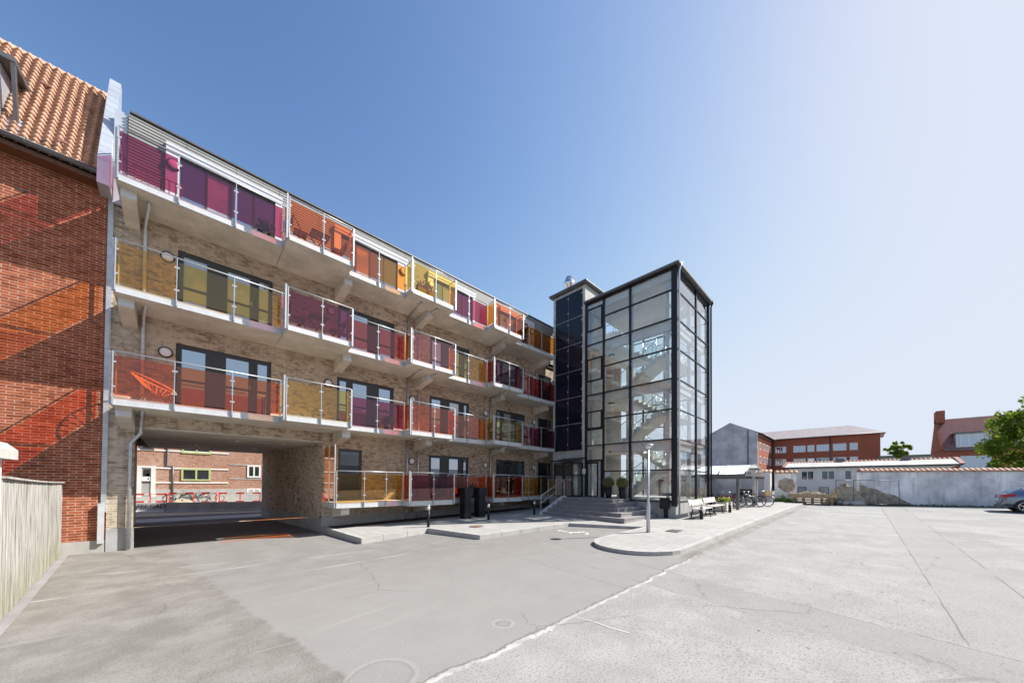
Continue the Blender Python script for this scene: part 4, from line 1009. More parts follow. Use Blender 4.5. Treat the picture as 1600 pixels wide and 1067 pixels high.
# painted accessible parking symbol, arrows and lines
def paint(name, polys, mat="paint_white", lift=.004):
    mb = MB()
    for pl_ in polys: mb.add([(x, y, gz(x) + lift) for x, y in pl_], [tuple(range(len(pl_)))])
    return struct(mb.build(name, mat, fix=False))
def strip(pts, w):
    out = []
    for a, b in zip(pts[:-1], pts[1:]):
        a, b = Vector(a), Vector(b); n_ = (b - a).normalized(); n_ = Vector((-n_.y, n_.x)) * w / 2
        out.append([tuple(a - n_), tuple(b - n_), tuple(b + n_), tuple(a + n_)])
    return out
cx_, cy_ = 10.6, 7.3
wheel = [(cx_ + .32 * math.cos(a), cy_ + .32 * math.sin(a)) for a in [R(-110) + R(250) * i / 14 for i in range(15)]]
sym = strip(wheel, .07) + strip([(cx_ + .45, cy_ + .1), (cx_ + .05, cy_ + .12), (cx_ - .02, cy_ + .5), (cx_ + .0, cy_ + .78)], .08)
sym += [[(cx_ + .04 + .09 * math.cos(a), cy_ + .93 + .09 * math.sin(a)) for a in [2 * PI * i / 12 for i in range(12)]]]
paint("wheelchair_marking", sym)
paint("road_line", strip([(4.22, 2.96), (4.28, 2.7), (4.27, 2.4), (4.31, 2.15)], .03), "concrete")
paint("parking_line", strip([(25.0, 1.5), (25.6, -.9)], .09))
paint("painted_stripe", strip([(.9, 14.45), (3.7, 14.9)], .10), "paint_orange")

# ------------------------------------------------------------ benches
def bench(x, y, lab):
    z = pz(x + 1, y); o = thing("bench", lab, "bench", (x + 1, y, z), group="white slatted benches")
    L_ = 1.95
    mb = MB()
    for i in range(3): mb.box(x, x + L_, y - .36 + i * .14, y - .36 + i * .14 + .12, z + .43, z + .465)
    mb.build("seat", "bench_wood", o)
    mb = MB()
    for i in range(2):
        mb.add([(x, y + .10 + .03 * i, z + .60 + .13 * i), (x + L_, y + .10 + .03 * i, z + .60 + .13 * i), (x + L_, y + .13 + .03 * i, z + .72 + .13 * i), (x, y + .13 + .03 * i, z + .72 + .13 * i),
                (x, y + .135 + .03 * i, z + .60 + .13 * i), (x + L_, y + .135 + .03 * i, z + .60 + .13 * i), (x + L_, y + .165 + .03 * i, z + .72 + .13 * i), (x, y + .165 + .03 * i, z + .72 + .13 * i)],
               [(0, 1, 2, 3), (7, 6, 5, 4), (0, 4, 5, 1), (3, 2, 6, 7), (0, 3, 7, 4), (1, 5, 6, 2)])
    mb.build("backrest", "bench_wood", o)
    for xl in (x + .25, x + L_ - .30):
        mb = MB(); mb.beam((xl, y - .34, z), (xl, y - .26, z + .42), .045, .05); mb.beam((xl, y + .12, z), (xl, y + .03, z + .42), .045, .05)
        mb.beam((xl, y - .34, z + .41), (xl, y + .06, z + .41), .045, .03); mb.beam((xl, y + .04, z + .42), (xl, y + .19, z + .86), .045, .02)
        mb.tube([(xl, y - .42, z + .02), (xl, y - .34, z + .01), (xl, y + .2, z + .01)], .018, 6)
        mb.build("leg", "black_metal", o)
bench(17.05, 5.5, "white slatted bench nearest the tower's downpipe corner"); bench(19.2, 5.5, "white slatted bench next to the crate planter")
o = thing("crate_planter", "pale wooden crate planter with yellow flowers past the benches", "planter", (22.1, 5.5, pz(22, 5.5)))
z = pz(22, 5.5); mb = MB()
for i in range(4): mb.box(21.7, 22.9, 5.2, 5.75, z + .04 + i * .12, z + .145 + i * .12)
mb.build("crate", "bench_wood", o)
mb = MB(); leaf_cloud(mb, [(random.uniform(21.75, 22.85), random.uniform(5.25, 5.7), z + random.uniform(.5, .72)) for _ in range(500)], .05); mb.build("foliage", "weed", o, fix=False)
mb = MB(); leaf_cloud(mb, [(random.uniform(21.8, 22.8), random.uniform(5.25, 5.7), z + random.uniform(.64, .78)) for _ in range(90)], .05); mb.build("blossom", "flower", o, fix=False)

# ------------------------------------------------------------ bicycles
def bicycle(x, y, rz, col, lab, basket=None, zf=pz, lean=0.0, group="bicycles parked under the shelter"):
    z = zf(x, y); o = thing("bicycle", lab, "bicycle", (x, y, z), rz, group)
    o.rotation_euler = (lean, 0, rz)
    def bl(mb, nm, mt, par=o):
        me = D.meshes.new(nm); me.from_pydata(mb.v, [], mb.f); me.polygons.foreach_set("use_smooth", mb.sm); me.materials.append(M[mt])
        ob = D.objects.new(nm, me); COL.objects.link(ob); ob.parent = par; return ob
    Rw = .335; c0, c1 = (-.52, 0, Rw), (.54, 0, Rw)
    for c_ in (c0, c1):
        mb = MB(); mb.tube([(c_[0] + (Rw - .02) * math.cos(a), 0, Rw + (Rw - .02) * math.sin(a)) for a in [2 * PI * i / 28 for i in range(28)]], .020, 6, True); w_ = bl(mb, "wheel", "rubber")
        mb = MB(); mb.tube([(c_[0] + (Rw - .05) * math.cos(a), 0, Rw + (Rw - .05) * math.sin(a)) for a in [2 * PI * i / 28 for i in range(28)]], .010, 5, True)
        for i in range(14): a = 2 * PI * i / 14; mb.tube([(c_[0], .02 * (-1) ** i, Rw), (c_[0] + (Rw - .05) * math.cos(a), 0, Rw + (Rw - .05) * math.sin(a))], .0035, 3)
        mb.tube([(c_[0], -.05, Rw), (c_[0], .05, Rw)], .022, 8); bl(mb, "rim", "steel", w_)
    bb = (-.08, 0, .30); seat = (-.22, 0, .80); hd = (.36, 0, .84); hl = (.40, 0, .66)
    mb = MB(); mb.tube([bb, seat], .017, 6); mb.tube([bb, hl], .019, 6); mb.tube([(-.17, 0, .62), hd], .016, 6); mb.tube([hd, hl], .02, 6)
    for s_ in (-.05, .05): mb.tube([bb, (c0[0], s_, Rw)], .010, 5); mb.tube([(-.2, 0, .72), (c0[0], s_, Rw)], .009, 5)
    mb.tube([hl, (.47, -.05, .5), (c1[0], -.05, Rw)], .011, 5); mb.tube([hl, (.47, .05, .5), (c1[0], .05, Rw)], .011, 5)
    bl(mb, "frame", col)
    mb = MB(); mb.add([(-.38, -.09, .86), (-.38, .09, .86), (-.10, .02, .87), (-.10, -.02, .87), (-.36, -.07, .80), (-.36, .07, .80), (-.12, .015, .83), (-.12, -.015, .83)], [(0, 3, 2, 1), (4, 5, 6, 7), (0, 1, 5, 4), (1, 2, 6, 5), (2, 3, 7, 6), (3, 0, 4, 7)]); mb.tube([seat, (-.24, 0, .85)], .012, 6); bl(mb, "saddle", "tan_leather" if basket else "rubber")
    mb = MB(); mb.tube([hd, (.35, 0, .97)], .013, 6); mb.tube([(.20, -.29, 1.0), (.33, -.22, 1.02), (.38, 0, .97), (.33, .22, 1.02), (.20, .29, 1.0)], .012, 6); bl(mb, "handlebar", "steel")
    mb = MB()
    for c_ in (c0, c1): mb.tube([(c_[0] + (Rw + .03) * math.cos(a), 0, Rw + (Rw + .03) * math.sin(a)) for a in [R(20) + R(150) * i / 9 for i in range(10)]], .016, 5)
    bl(mb, "mudguard", col)
    mb = MB(); mb.box(-.72, -.36, -.07, .07, .70, .715); mb.tube([(-.7, .06, .7), (c0[0], .06, Rw)], .007, 4); mb.tube([(-.7, -.06, .7), (c0[0], -.06, Rw)], .007, 4); bl(mb, "carrier", "black_metal")
    mb = MB(); mb.tube([(-.08, .06, .30), (-.02, .09, .14)], .012, 5); mb.tube([(-.08, -.06, .30), (-.14, -.09, .46)], .012, 5); mb.box(-.07, .03, .08, .16, .12, .14); mb.tube([(-.08, .07, .3), (-.08, .08, .3)], .09, 14); bl(mb, "crank", "black_metal")
    mb = MB(); mb.tube([(-.3, .05, .3), (-.36, .2, .01)], .009, 5); bl(mb, "kickstand", "steel")
    if basket:
        mb = MB(); mb.box(.42, .74, -.17, .17, .74, .76)
        for i in range(5):
            zz = .77 + i * .05; w = .17 + .01 * i
            mb.box(.42, .74 + .01 * i, -w, -w + .012, zz, zz + .035); mb.box(.42, .74 + .01 * i, w - .012, w, zz, zz + .035); mb.box(.73 + .01 * i, .742 + .01 * i, -w, w, zz, zz + .035); mb.box(.42, .432, -w, w, zz, zz + .035)
        bl(mb, "basket", basket)
    return o
BK = [(24.0, 6.9, "bike_black", None, "black bicycle farthest under the shelter, behind the tower glass"), (24.6, 6.5, "bike_silver", None, "silver bicycle beside the farthest black one"),
      (25.0, 6.1, "bike_orange", None, "orange framed bicycle behind the benches"), (25.4, 5.8, "bike_red", None, "red bicycle just past the shelter post"),
      (25.9, 5.6, "bike_blue", None, "blue bicycle with black saddle in mid row"), (26.6, 5.3, "bike_black", None, "black bicycle next to the blue one"),
      (27.2, 5.2, "bike_silver", None, "silver bicycle next to the basket bicycle"), (27.7, 4.8, "bike_green", "black_metal", "green bicycle with a black basket"),
      (28.2, 4.55, "bike_orange", "wicker", "orange bicycle with a wicker basket at the row's end")]
for i, (x, y, c_, bs, lab) in enumerate(BK): bicycle(x - 1.3, y + .15, R(-62 + random.uniform(-14, 14)) + (PI if i % 3 == 1 else 0), c_, lab, bs, lean=R(random.uniform(-6, 6)))
# ------------------------------------------------------------ bicycle shelter
sh = thing("bicycle_shelter", "open shelter with curved pale roof on dark posts over the bicycles", "bicycle shelter", (26, 7, .55))
z = pz(25, 6); sx0, sx1, sy0, sy1 = 23.4, 28.9, 4.65, 10.2; ze = z + 1.98
mb = MB(); n = 14
def arcp(f, rise=.62): return sx0 + (sx1 - sx0) * f, ze + .10 + rise * math.sin(PI * f) ** .8
for i in range(n):
    a, b = arcp(i / n), arcp((i + 1) / n)
    mb.add([(a[0], sy0, a[1]), (b[0], sy0, b[1]), (b[0], sy1, b[1]), (a[0], sy1, a[1]), (a[0], sy0, a[1] - .02), (b[0], sy0, b[1] - .02), (b[0], sy1, b[1] - .02), (a[0], sy1, a[1] - .02)], [(0, 1, 2, 3), (7, 6, 5, 4), (0, 4, 5, 1), (3, 2, 6, 7)], True)
mb.build("curved_roof", "acrylic_roof", sh)
mb = MB()
for j in range(5):
    y = sy0 + .02 + (sy1 - sy0 - .04) * j / 4
    mb.tube([(arcp(i / n)[0], y, arcp(i / n)[1] + .02) for i in range(n + 1)], .03, 6)
mb.build("roof_rib", "gutter_metal", sh)
mb = MB(); mb.box(sx0 - .08, sx0 + .06, sy0, sy1, ze - .12, ze + .10); mb.box(sx1 - .06, sx1 + .08, sy0, sy1, ze - .12, ze + .10); mb.box(sx0 + .06, sx1 - .06, sy0, sy0 + .08, ze - .02, ze + .10); mb.build("edge_beam", "gutter_metal", sh)
mb = MB(); pts = [(arcp(i / n)[0], sy0 + .03, arcp(i / n)[1] - .03) for i in range(n + 1)]
mb.add(pts, [tuple(range(len(pts)))]); mb.add([(p_[0], p_[1] + .012, p_[2]) for p_ in pts], [tuple(range(len(pts)))]); mb.build("end_glass", "glass_tower", sh)
for (x, y) in ((sx0 + .02, 5.05), (sx0 + .02, 9.6), (26.9, 4.9), (sx1 - .05, 9.6), (sx1 - .05, 5.1)):
    mb = MB(); mb.box(x - .07, x + .07, y - .07, y + .07, z - .05, ze - .12 if x != 26.9 else ze); mb.build("post", "gutter_metal" if x < 26 else "galvanized", sh)
rk = thing("bicycle_rack", "low steel rack of hoops holding the parked bicycles", "bicycle rack", (26, 7, z))
mb = MB(); mb.tube([(23.4, 7.85, z + .4), (27.8, 5.55, z + .4)], .02, 6); mb.build("rail", "galvanized", rk)
mb = MB()
for i in range(9):
    x, y = 23.4 + i * .55, 7.85 - i * .29; mb.tube([(x, y, z), (x, y, z + .45), (x + .03, y + .35, z + .45), (x + .03, y + .35, z)], .012, 6)
mb.build("hoop", "galvanized", rk)
# shed with corrugated verge and dark container behind
sd_ = thing("storage_shed", "low pale storage shed with a white corrugated roof edge behind the shelter", "shed", (30.5, 11, z))
mb = MB(); mb.box(29.8, 31.9, 8.6, 13.5, .5, 2.35); mb.build("wall", "concrete", sd_)
mb = MB(); mb.box(29.6, 31.95, 8.4, 13.7, 2.42, 2.50)
mb.build("roof", "frame_white", sd_)
mb = MB()
for i in range(40): mb.tube([(29.55, 8.45 + i * .13, 2.40), (29.62, 8.45 + i * .13, 2.40)], .05, 6)
mb.build("corrugated_edge", "frame_white", sd_)
MB().box(29.66, 29.78, 8.4, 13.6, 2.2, 2.33).build("gutter", "black_metal", sd_)
cb = thing("refuse_container", "black wheeled refuse container standing against the grey wall", "refuse container", (30.9, 5.9, z))
mb = MB(); mb.prism([(30.6, z + .12), (31.3, z + .12), (31.4, z + 1.05), (30.5, z + 1.05)], 'y', 5.5, 6.4); mb.build("body", "black_metal", cb)
mb = MB(); mb.prism([(30.45, z + 1.05), (31.45, z + 1.05), (31.45, z + 1.1), (30.95, z + 1.2), (30.45, z + 1.12)], 'y', 5.45, 6.45); mb.build("lid", "rubber", cb)
for y in (5.6, 6.3): MB().tube([(30.7, y - .04, z + .09), (30.7, y + .04, z + .09)], .09, 10).build("wheel", "rubber", cb)

# ------------------------------------------------------------ boundary walls
def tile_cap(mb, a, b, z, w=.5, pitch=.26):
    """row of half-round clay tiles laid across the wall top"""
    a, b = Vector((*a, 0)), Vector((*b, 0)); L_ = (b - a).length; d = (b - a) / L_; nn = Vector((-d.y, d.x, 0)); n = int(L_ / pitch)
    for i in range(n):
        c = a + d * (i + .5) * L_ / n; r = L_ / n * .52 + random.uniform(-.006, .006); tz = random.uniform(-.01, .01); seg = 5
        for s_ in (-1, 1):
            vs = []
            for e in (0, 1):
                for j in range(seg + 1):
                    an = PI * j / seg; q = c + d * (r * math.cos(an)) + nn * s_ * (w / 2 + .04) * e; vs.append((q.x, q.y, z + tz + .17 - .15 * e + r * .7 * math.sin(an)))
            mb.add(vs, [(j, j + 1, seg + 2 + j, seg + 1 + j) for j in range(seg)], True); mb.add([vs[seg + 1 + j] for j in range(seg + 1)], [tuple(range(seg + 1))])
def wall_run(o, a, b, h0, z0, th, mat="wall_render", nm="wall", cap=True, jag=None):
    a_, b_ = Vector(a), Vector(b); d = (b_ - a_).normalized(); n_ = Vector((-d.y, d.x)) * th / 2
    top_pts = jag or [(0, h0), (1, h0)]
    L_ = (b_ - a_).length; mb = MB(); poly = [(0, z0)] + [(f * L_, z0 + h) for f, h in top_pts] + [(L_, z0)]
    def P(u, s_): q = a_ + d * u + n_ * s_; return q
    m_ = len(poly); vs = [(*P(u, 1), v) for u, v in poly] + [(*P(u, -1), v) for u, v in poly]
    mb.add(vs, [tuple(range(m_)), tuple(reversed(range(m_, 2 * m_)))] + [(i, (i + 1) % m_, m_ + (i + 1) % m_, m_ + i) for i in range(m_)])
    w_ = mb.build(nm, mat, o)
    if cap: c_ = MB(); tile_cap(c_, a, b, z0 + h0, th + .1); c_.build("tile_coping", "clay_tile", o, fix=False)
    return w_
GW = .60
w1 = thing("boundary_wall", "long weathered grey plaster wall with orange tile coping, dark green tidemark at its foot", "wall", (36, -6, GW))
wall_run(w1, (34.3, .12), (41.5, -15.5), 2.30, GW, .38, jag=[(0, 2.30), (1, 2.30)])
# exposed darker core along the wall foot by the breach
mb = MB(); pj = [(0, 0), (0, 1.45), (.4, 1.25), (.9, 1.1), (1.3, .85), (1.8, .72), (2.3, .35), (2.7, .12), (2.8, 0)]
da = Vector((41.5 - 34.3, -15.5 - .12)).normalized(); nf = Vector((da.y, -da.x)) * .2
front = [(34.3 + da.x * u - abs(nf.x) * 1.06, .12 + da.y * u + nf.y * 0 - .1, GW + v) for u, v in pj]; back = [(p_[0] + .15, p_[1], p_[2]) for p_ in front]
n = len(pj); mb.add(front + back, [tuple(range(n))] + [(i, (i + 1) % n, n + (i + 1) % n, n + i) for i in range(n)]); mb.build("exposed_core", "rubble", w1)
w2 = thing("broken_wall", "short stretch of plaster wall with a bare rubble patch and tile coping", "wall", (33.5, 4.2, GW))
wall_run(w2, (33.6, 4.75), (33.75, 3.35), 2.25, GW, .35, jag=[(0, 2.25), (.9, 2.25), (.94, 1.9), (.9, 1.5), (.97, 1.2), (.93, .8), (1, .3)])
mb = MB(); cx_, cz_ = 4.0, GW + 1.35; pts = []
for i in range(22): a = 2 * PI * i / 22; r = random.uniform(.85, 1.1); pts.append((cx_ + .52 * r * math.cos(a), cz_ + .52 * r * math.sin(a)))
pts = [(min(4.62, max(3.5, y)), zz) for y, zz in pts]; n = len(pts)
mb.add([(33.44, y, zz) for y, zz in pts] + [(33.52, y, zz) for y, zz in pts], [tuple(range(n))] + [(i, (i + 1) % n, n + (i + 1) % n, n + i) for i in range(n)]); mb.build("rubble_patch", "rubble", w2)
w3 = thing("yard_wall", "tall shaded grey wall with a white end pillar behind the bicycle shelter", "wall", (32.2, 9, GW))
wall_run(w3, (32.1, 14.5), (32.1, 5.15), 2.35, GW - .05, .30, "grey_render", cap=False)
MB().box(31.92, 32.55, 4.78, 5.15, GW - .05, GW + 2.35).build("end_pillar", "white_render", w3)
c_ = MB(); tile_cap(c_, (32.3, 14.4), (32.3, 4.7), GW + 2.30, .7); c_.build("tile_coping", "clay_tile", w3, fix=False)
# ------------------------------------------------------------ houses on the camera's side of the yard, seen as reflections in the glass
bh = thing("yard_side_house", "long red brick house with grey roof mirrored in the balcony glass", "house", (-2, -44, 0))
mb = MB(); mb.box(-45, 12, -52, -42, 0, 8.0); mb.build("wall", "far_red_brick", bh)
mb = MB(); mb.prism([(-52.6, 7.9), (-47, 11.8), (-41.4, 7.9)], 'x', -45.5, 12.5); mb.build("roof", "dark_tile", bh)
for zz in (1.2, 4.6):
    for i in range(14): MB().box(-43 + i * 3.9, -41.2 + i * 3.9, -41.99, -41.94, zz, zz + 1.5).build("window", "frame_white", bh)
for x in (-30, -12, 6): MB().box(x - .6, x + .6, -47.6, -46.4, 11, 13.2).build("chimney", "far_red_brick", bh)
bh2 = thing("yard_side_shed", "low rendered outbuilding mirrored in the tower glass", "outbuilding", (40, -46, .6))
mb = MB(); mb.box(16, 75, -50, -42, 0, 5.2); mb.build("wall", "white_render", bh2)
mb = MB(); mb.prism([(-50.5, 5.1), (-46, 7.6), (-41.5, 5.1)], 'x', 15.5, 75.5); mb.build("roof", "far_tile", bh2)
# ------------------------------------------------------------ things in the breach
for k, lab_ in enumerate(("lowest wooden pallet of the stack in the wall gap", "middle wooden pallet of the stack in the wall gap", "topmost wooden pallet under the long boards in the wall gap")):
    z0 = GW + k * .15 + .002 * k; pt = thing("wooden_pallet", lab_, "pallet", (32.9, 2.4, z0), group="pallets stacked in the wall gap"); mb = MB()
    for i in range(5): mb.box(32.4 + i * .2, 32.5 + i * .2, 1.3, 3.5, z0 + .11, z0 + .13)
    mb.build("deck_boards", "wood_pallet", pt); mb = MB()
    for y in (1.35, 1.9, 2.4, 2.9, 3.4): mb.box(32.35, 33.3, y, y + .1, z0 + .03, z0 + .108)
    mb.box(32.33, 32.42, 1.3, 3.5, z0 + .005, z0 + .028); mb.box(33.2, 33.29, 1.3, 3.5, z0 + .005, z0 + .028); mb.build("blocks", "wood_pallet", pt)
o = thing("timber_planks", "long pale planks laid on edge across the stacked pallets", "planks", (32.7, 2.4, GW + .47))
MB().box(32.2, 32.26, 1.15, 3.75, GW + .52, GW + .72).build("edge_plank", "wood_pallet", o); MB().box(32.262, 33.2, 1.15, 3.75, GW + .47, GW + .52).build("flat_planks", "wood_pallet", o)
def heap(nm, lab, cat, cx_, cy_, rx, ry, h, z0, mat):
    mb = MB(); n, m_ = 22, 8; vs = []; rnd = random.Random(int(cx_ * 10 + cy_ * 7))
    for i in range(m_ + 1):
        for j in range(n):
            f = i / m_; a = 2 * PI * j / n; w = 1 + rnd.uniform(-.13, .13)
            vs.append((cx_ + rx * f * w * math.cos(a), cy_ + ry * f * w * math.sin(a), z0 + h * (1 - f ** 1.6) * (1 + rnd.uniform(-.12, .12)) - (.05 if i == m_ else 0)))
    fs = [(i * n + j, i * n + (j + 1) % n, (i + 1) * n + (j + 1) % n, (i + 1) * n + j) for i in range(m_) for j in range(n)]
    mb.add(vs, fs); o = mb.build(nm, mat); o["label"] = lab; o["category"] = cat; return o
heap("dirt_heap", "pale sand and clay heaped on the pallet stack", "dirt heap", 32.75, 2.5, .45, 1.15, .42, GW + .54, "sand")
heap("rubble_heap", "tan rubble heap between pallets and the long wall", "rubble heap", 34.1, .80, 1.1, 1.15, 1.45, GW, "sand")
for i, (y, x) in enumerate(((1.05, 33.0), (.55, 33.1), (.1, 33.2), (.75, 32.85), (.3, 32.95))):
    mb = MB(); s_ = .22 + .05 * (i % 3); sphere(mb, (x, y, GW + .14), s_, 4, .7); o = mb.build("rubble_stone", "kerb_stone")
    o["label"] = ["pale broken stone by the pallets", "pale broken stone, middle of the row before the rubble", "pale broken stone nearest the wire panel", "low pale broken stone in front of the row, pallet side", "low pale broken stone in front of the row, wire panel side"][i]; o["category"] = "stone"
wf = thing("wire_fence_panel", "mesh site fence panels in grey tubing across the wall gap", "site fence", (33.2, 0, GW))
mb = MB(); A_, B_, C_ = Vector((32.55, 1.2, GW)), Vector((33.0, .35, GW)), Vector((33.75, -1.75, GW))
for a, b in ((A_, B_), (B_, C_)):
    for p_ in (a, b): mb.tube([p_, p_ + Vector((0, 0, 1.72))], .022, 6)
    mb.tube([a + Vector((0, 0, 1.72)), b + Vector((0, 0, 1.72))], .02, 6); mb.tube([a + Vector((0, 0, .12)), b + Vector((0, 0, .12))], .018, 6)
mb.build("tube_frame", "gutter_metal", wf)
mb = MB()
for a, b in ((A_, B_), (B_, C_)):
    n = int((b - a).length / .13)
    for i in range(1, n): q = a + (b - a) * i / n; mb.tube([q + Vector((0, 0, .12)), q + Vector((0, 0, 1.7))], .0035, 3)
    for i in range(1, 8): mb.tube([a + Vector((0, 0, .12 + i * .2)), b + Vector((0, 0, .12 + i * .2))], .0035, 3)
mb.build("wire_mesh", "gutter_metal", wf)
mb = MB(); leaf_cloud(mb, [(random.uniform(32.7, 33.35), random.uniform(3.4, 4.75), GW + abs(random.gauss(0, .14)) + .02) for _ in range(1500)], .05, up=.1)
leaf_cloud(mb, [(33.1 + random.gauss(0, .08), 4.2 + random.gauss(0, .08), GW + random.uniform(.1, .6)) for _ in range(120)], .04)
o = mb.build("weeds", "weed", fix=False); o["kind"] = "stuff"
mb = MB(); pts = [(34.05 + .46 * s_ + random.gauss(0, .05), -.3 - s_ + random.uniform(-.2, .2), GW + abs(random.gauss(0, .06))) for s_ in [random.uniform(0, 14) for _ in range(2600)]]; leaf_cloud(mb, pts, .05, up=.2)
o = mb.build("moss", "leaf_dark", fix=False); o["kind"] = "stuff"

# ------------------------------------------------------------ annex, far buildings
def far_window(o, face, c, z0, w, h, n=2, fw_=.09, mat="frame_white", glass="window_glass_far", at=0.0, sgn=-1):
    """window on a plane x=at (face 'x') or y=at (face 'y') looking to the negative side"""
    d0, d1 = at - .05, at + .04; fr = MB(); gl = MB()
    def bx(m_, a, b, p, q, e0=d0, e1=d1):
        m_.box(e0, e1, a, b, p, q) if face == 'x' else m_.box(a, b, e0, e1, p, q)
    a, b = c - w / 2, c + w / 2
    bx(fr, a, b, z0, z0 + fw_); bx(fr, a, b, z0 + h - fw_, z0 + h); bx(fr, a, a + fw_, z0 + fw_, z0 + h - fw_); bx(fr, b - fw_, b, z0 + fw_, z0 + h - fw_)
    for i in range(1, n): x = a + w * i / n; bx(fr, x - fw_ * .45, x + fw_ * .45, z0 + fw_, z0 + h - fw_)
    f = fr.build("window", mat, o); bx(gl, a + fw_, b - fw_, z0 + fw_, z0 + h - fw_, at - .015, at - .005); gl.build("pane", glass, f); return f
an = thing("annex_building", "low pale house with a long roof and paired white windows behind the wall gap", "house", (54, 0, .5))
mb = MB(); mb.box(52, 58, -6.0, 6.0, -1, 3.95); mb.build("wall", "white_render", an)
mb = MB(); mb.prism([(51.75, 3.95), (51.75, 4.05), (55, 4.70), (58.3, 3.95)], 'y', -6.6, 6.5); mb.build("roof", "concrete", an)
MB().box(51.68, 51.8, -6.6, 6.5, 3.88, 3.98).build("gutter", "black_metal", an)
mb = MB(); tile_cap(mb, (55, -6.6), (55, 6.5), 4.58, .3, .3); mb.build("ridge_tile", "clay_tile", an, fix=False)
mb = MB(); mb.prism([(51.7, 3.98), (51.7, 4.10), (55, 4.85), (55, 4.72)], 'y', -6.75, -6.45); mb.prism([(51.7, 3.98), (51.7, 4.10), (55, 4.85), (55, 4.72)], 'y', 6.35, 6.6); mb.build("verge_tile", "dark_tile", an)
for y in (1.6, -3.4): MB().box(54.7, 55.3, y - .3, y + .3, 4.5, 5.05).build("chimney", "gutter_metal", an)
for y in (4.3, 2.55, .95, -.85, -2.45): far_window(an, 'x', y, 2.55, 1.15 if y != .95 else .6, 1.05, 2 if y != .95 else 1, .07, "frame_white", "window_glass_dim", 52)
for y in (4.8, 2.9, .9, -1.0): far_window(an, 'x', y, .95, .8, .8, 1, .06, "dark_tile", "window_glass_dim", 52)

rb = thing("brick_apartment_block", "red brick apartment block with hipped tile roof and white paired windows in the distance", "apartment block", (100, 10, 0))
mb = MB(); mb.box(97, 107, -2.7, 14.3, -1, 12.2); mb.box(82, 97, 14.2, 23.6, -1, 12.15); mb.build("wall", "far_red_brick", rb)
mb = MB(); ez = 12.2
mb.add([(96.4, -3.4, ez), (96.4, 14.6, ez), (107.6, 19, ez), (107.6, -3.4, ez), (102, 1.5, 14.7), (102, 19, 14.7)], [(0, 4, 5, 1), (0, 3, 4), (3, 2, 5, 4), (0, 1, 2, 3)])
mb.add([(81.9, 13.6, ez - .1), (96.4, 13.6, ez - .1), (102, 18.9, 14.72), (81.9, 18.9, 14.72), (81.9, 24.2, ez - .1), (102, 24.2, ez - .1)], [(0, 1, 2, 3), (3, 2, 5, 4)])
mb.build("roof", "far_tile", rb, fix=False)
mb = MB(); mb.prism([(14.2, -1), (23.6, -1), (23.6, 12.25), (18.9, 14.75), (14.2, 12.25)], 'x', 81.6, 82.05); mb.build("gable_wall", "grey_render", rb)
mb = MB(); mb.box(81.5, 81.7, 15.7, 15.9, 0, 12.8); mb.tube([(96.3, -3.45, ez - .1), (96.3, 14.0, ez - .1)], .12, 6); mb.tube([(82, 13.5, ez - .2), (96.3, 13.5, ez - .2)], .12, 6)
for y in (13.9, 4.4): mb.tube([(96.85, y, 0), (96.85, y, ez - .1)], .09, 6)
mb.build("gutter", "gutter_metal", rb)
MB().box(82, 97, 14.16, 14.19, 11.8, 12.1).build("eaves_board", "wood_pallet", rb)
for row, z0 in enumerate((9.55, 6.75, 3.95)):
    for y, w in ((12.6, 2.0), (9.35, 2.1), (7.45, 1.15), (5.55, 2.0), (3.0, 2.0), (0.95, 1.15)):
        far_window(rb, 'x', y, z0 - .5, w, 1.45, 2 if w > 1.5 else 1, .16, "frame_white", "window_glass_far", 97)
    for x in (84, 88, 91.5, 95): far_window(rb, 'y', x, z0 - .5, 1.6, 1.45, 2, .14, "frame_white", "window_glass_far", 14.2)
rh = thing("dormer_house", "red brick house with dark tile roof, tall chimney and white dormers behind the tree", "house", (88, -20, 0))
mb = MB(); mb.box(85, 95, -40, -8.8, -1, 7.6); mb.build("wall", "far_red_brick", rh)
mb = MB(); mb.prism([(84.6, 7.55), (90, 12.9), (95.4, 7.55)], 'y', -40, -9.0); mb.build("roof", "dark_tile", rh)
mb = MB(); mb.prism([(84.7, 7.5), (84.7, 7.9), (90, 13.15), (95.3, 7.9), (95.3, 7.5)], 'y', -9.0, -8.7); mb.build("gable_wall", "far_red_brick", rh)
MB().box(88.6, 91.2, -9.6, -8.7, 12.2, 14.2).build("chimney", "far_red_brick", rh)
MB().box(84.4, 84.65, -40, -9, 7.35, 7.6).build("gutter", "gutter_metal", rh)
for y in (-11.8, -16.6, -22, -28):
    w = 3.2 if y == -11.8 else 2.4
    d_ = MB(); d_.box(84.9, 88.5, y - w / 2, y + w / 2, 7.65, 9.9); dm = d_.build("dormer", "zinc", rh)
    MB().box(84.6, 88.6, y - w / 2 - .3, y + w / 2 + .3, 9.9, 10.1).build("dormer_roof", "gutter_metal", dm)
    far_window(rh, 'x', y, 7.85, w - .7, 1.8, 3 if w > 3 else 2, .14, "frame_white", "window_glass_far", 84.9)
    far_window(rh, 'x', y - .2, 4.1, w - .4, 2.4 if w > 3 else 1.4, 3 if w > 3 else 1, .14, "frame_white", "window_glass_far", 85)
lr = thing("grey_hall", "long low grey hall roof on the skyline before the red brick block", "hall", (75, -5, 0))
MB().box(74, 84, -6.8, -2.3, -1, 6.0).build("wall", "grey_render", lr); MB().box(73.6, 84.4, -7.0, -1.9, 6.0, 6.3).build("roof", "gutter_metal", lr)

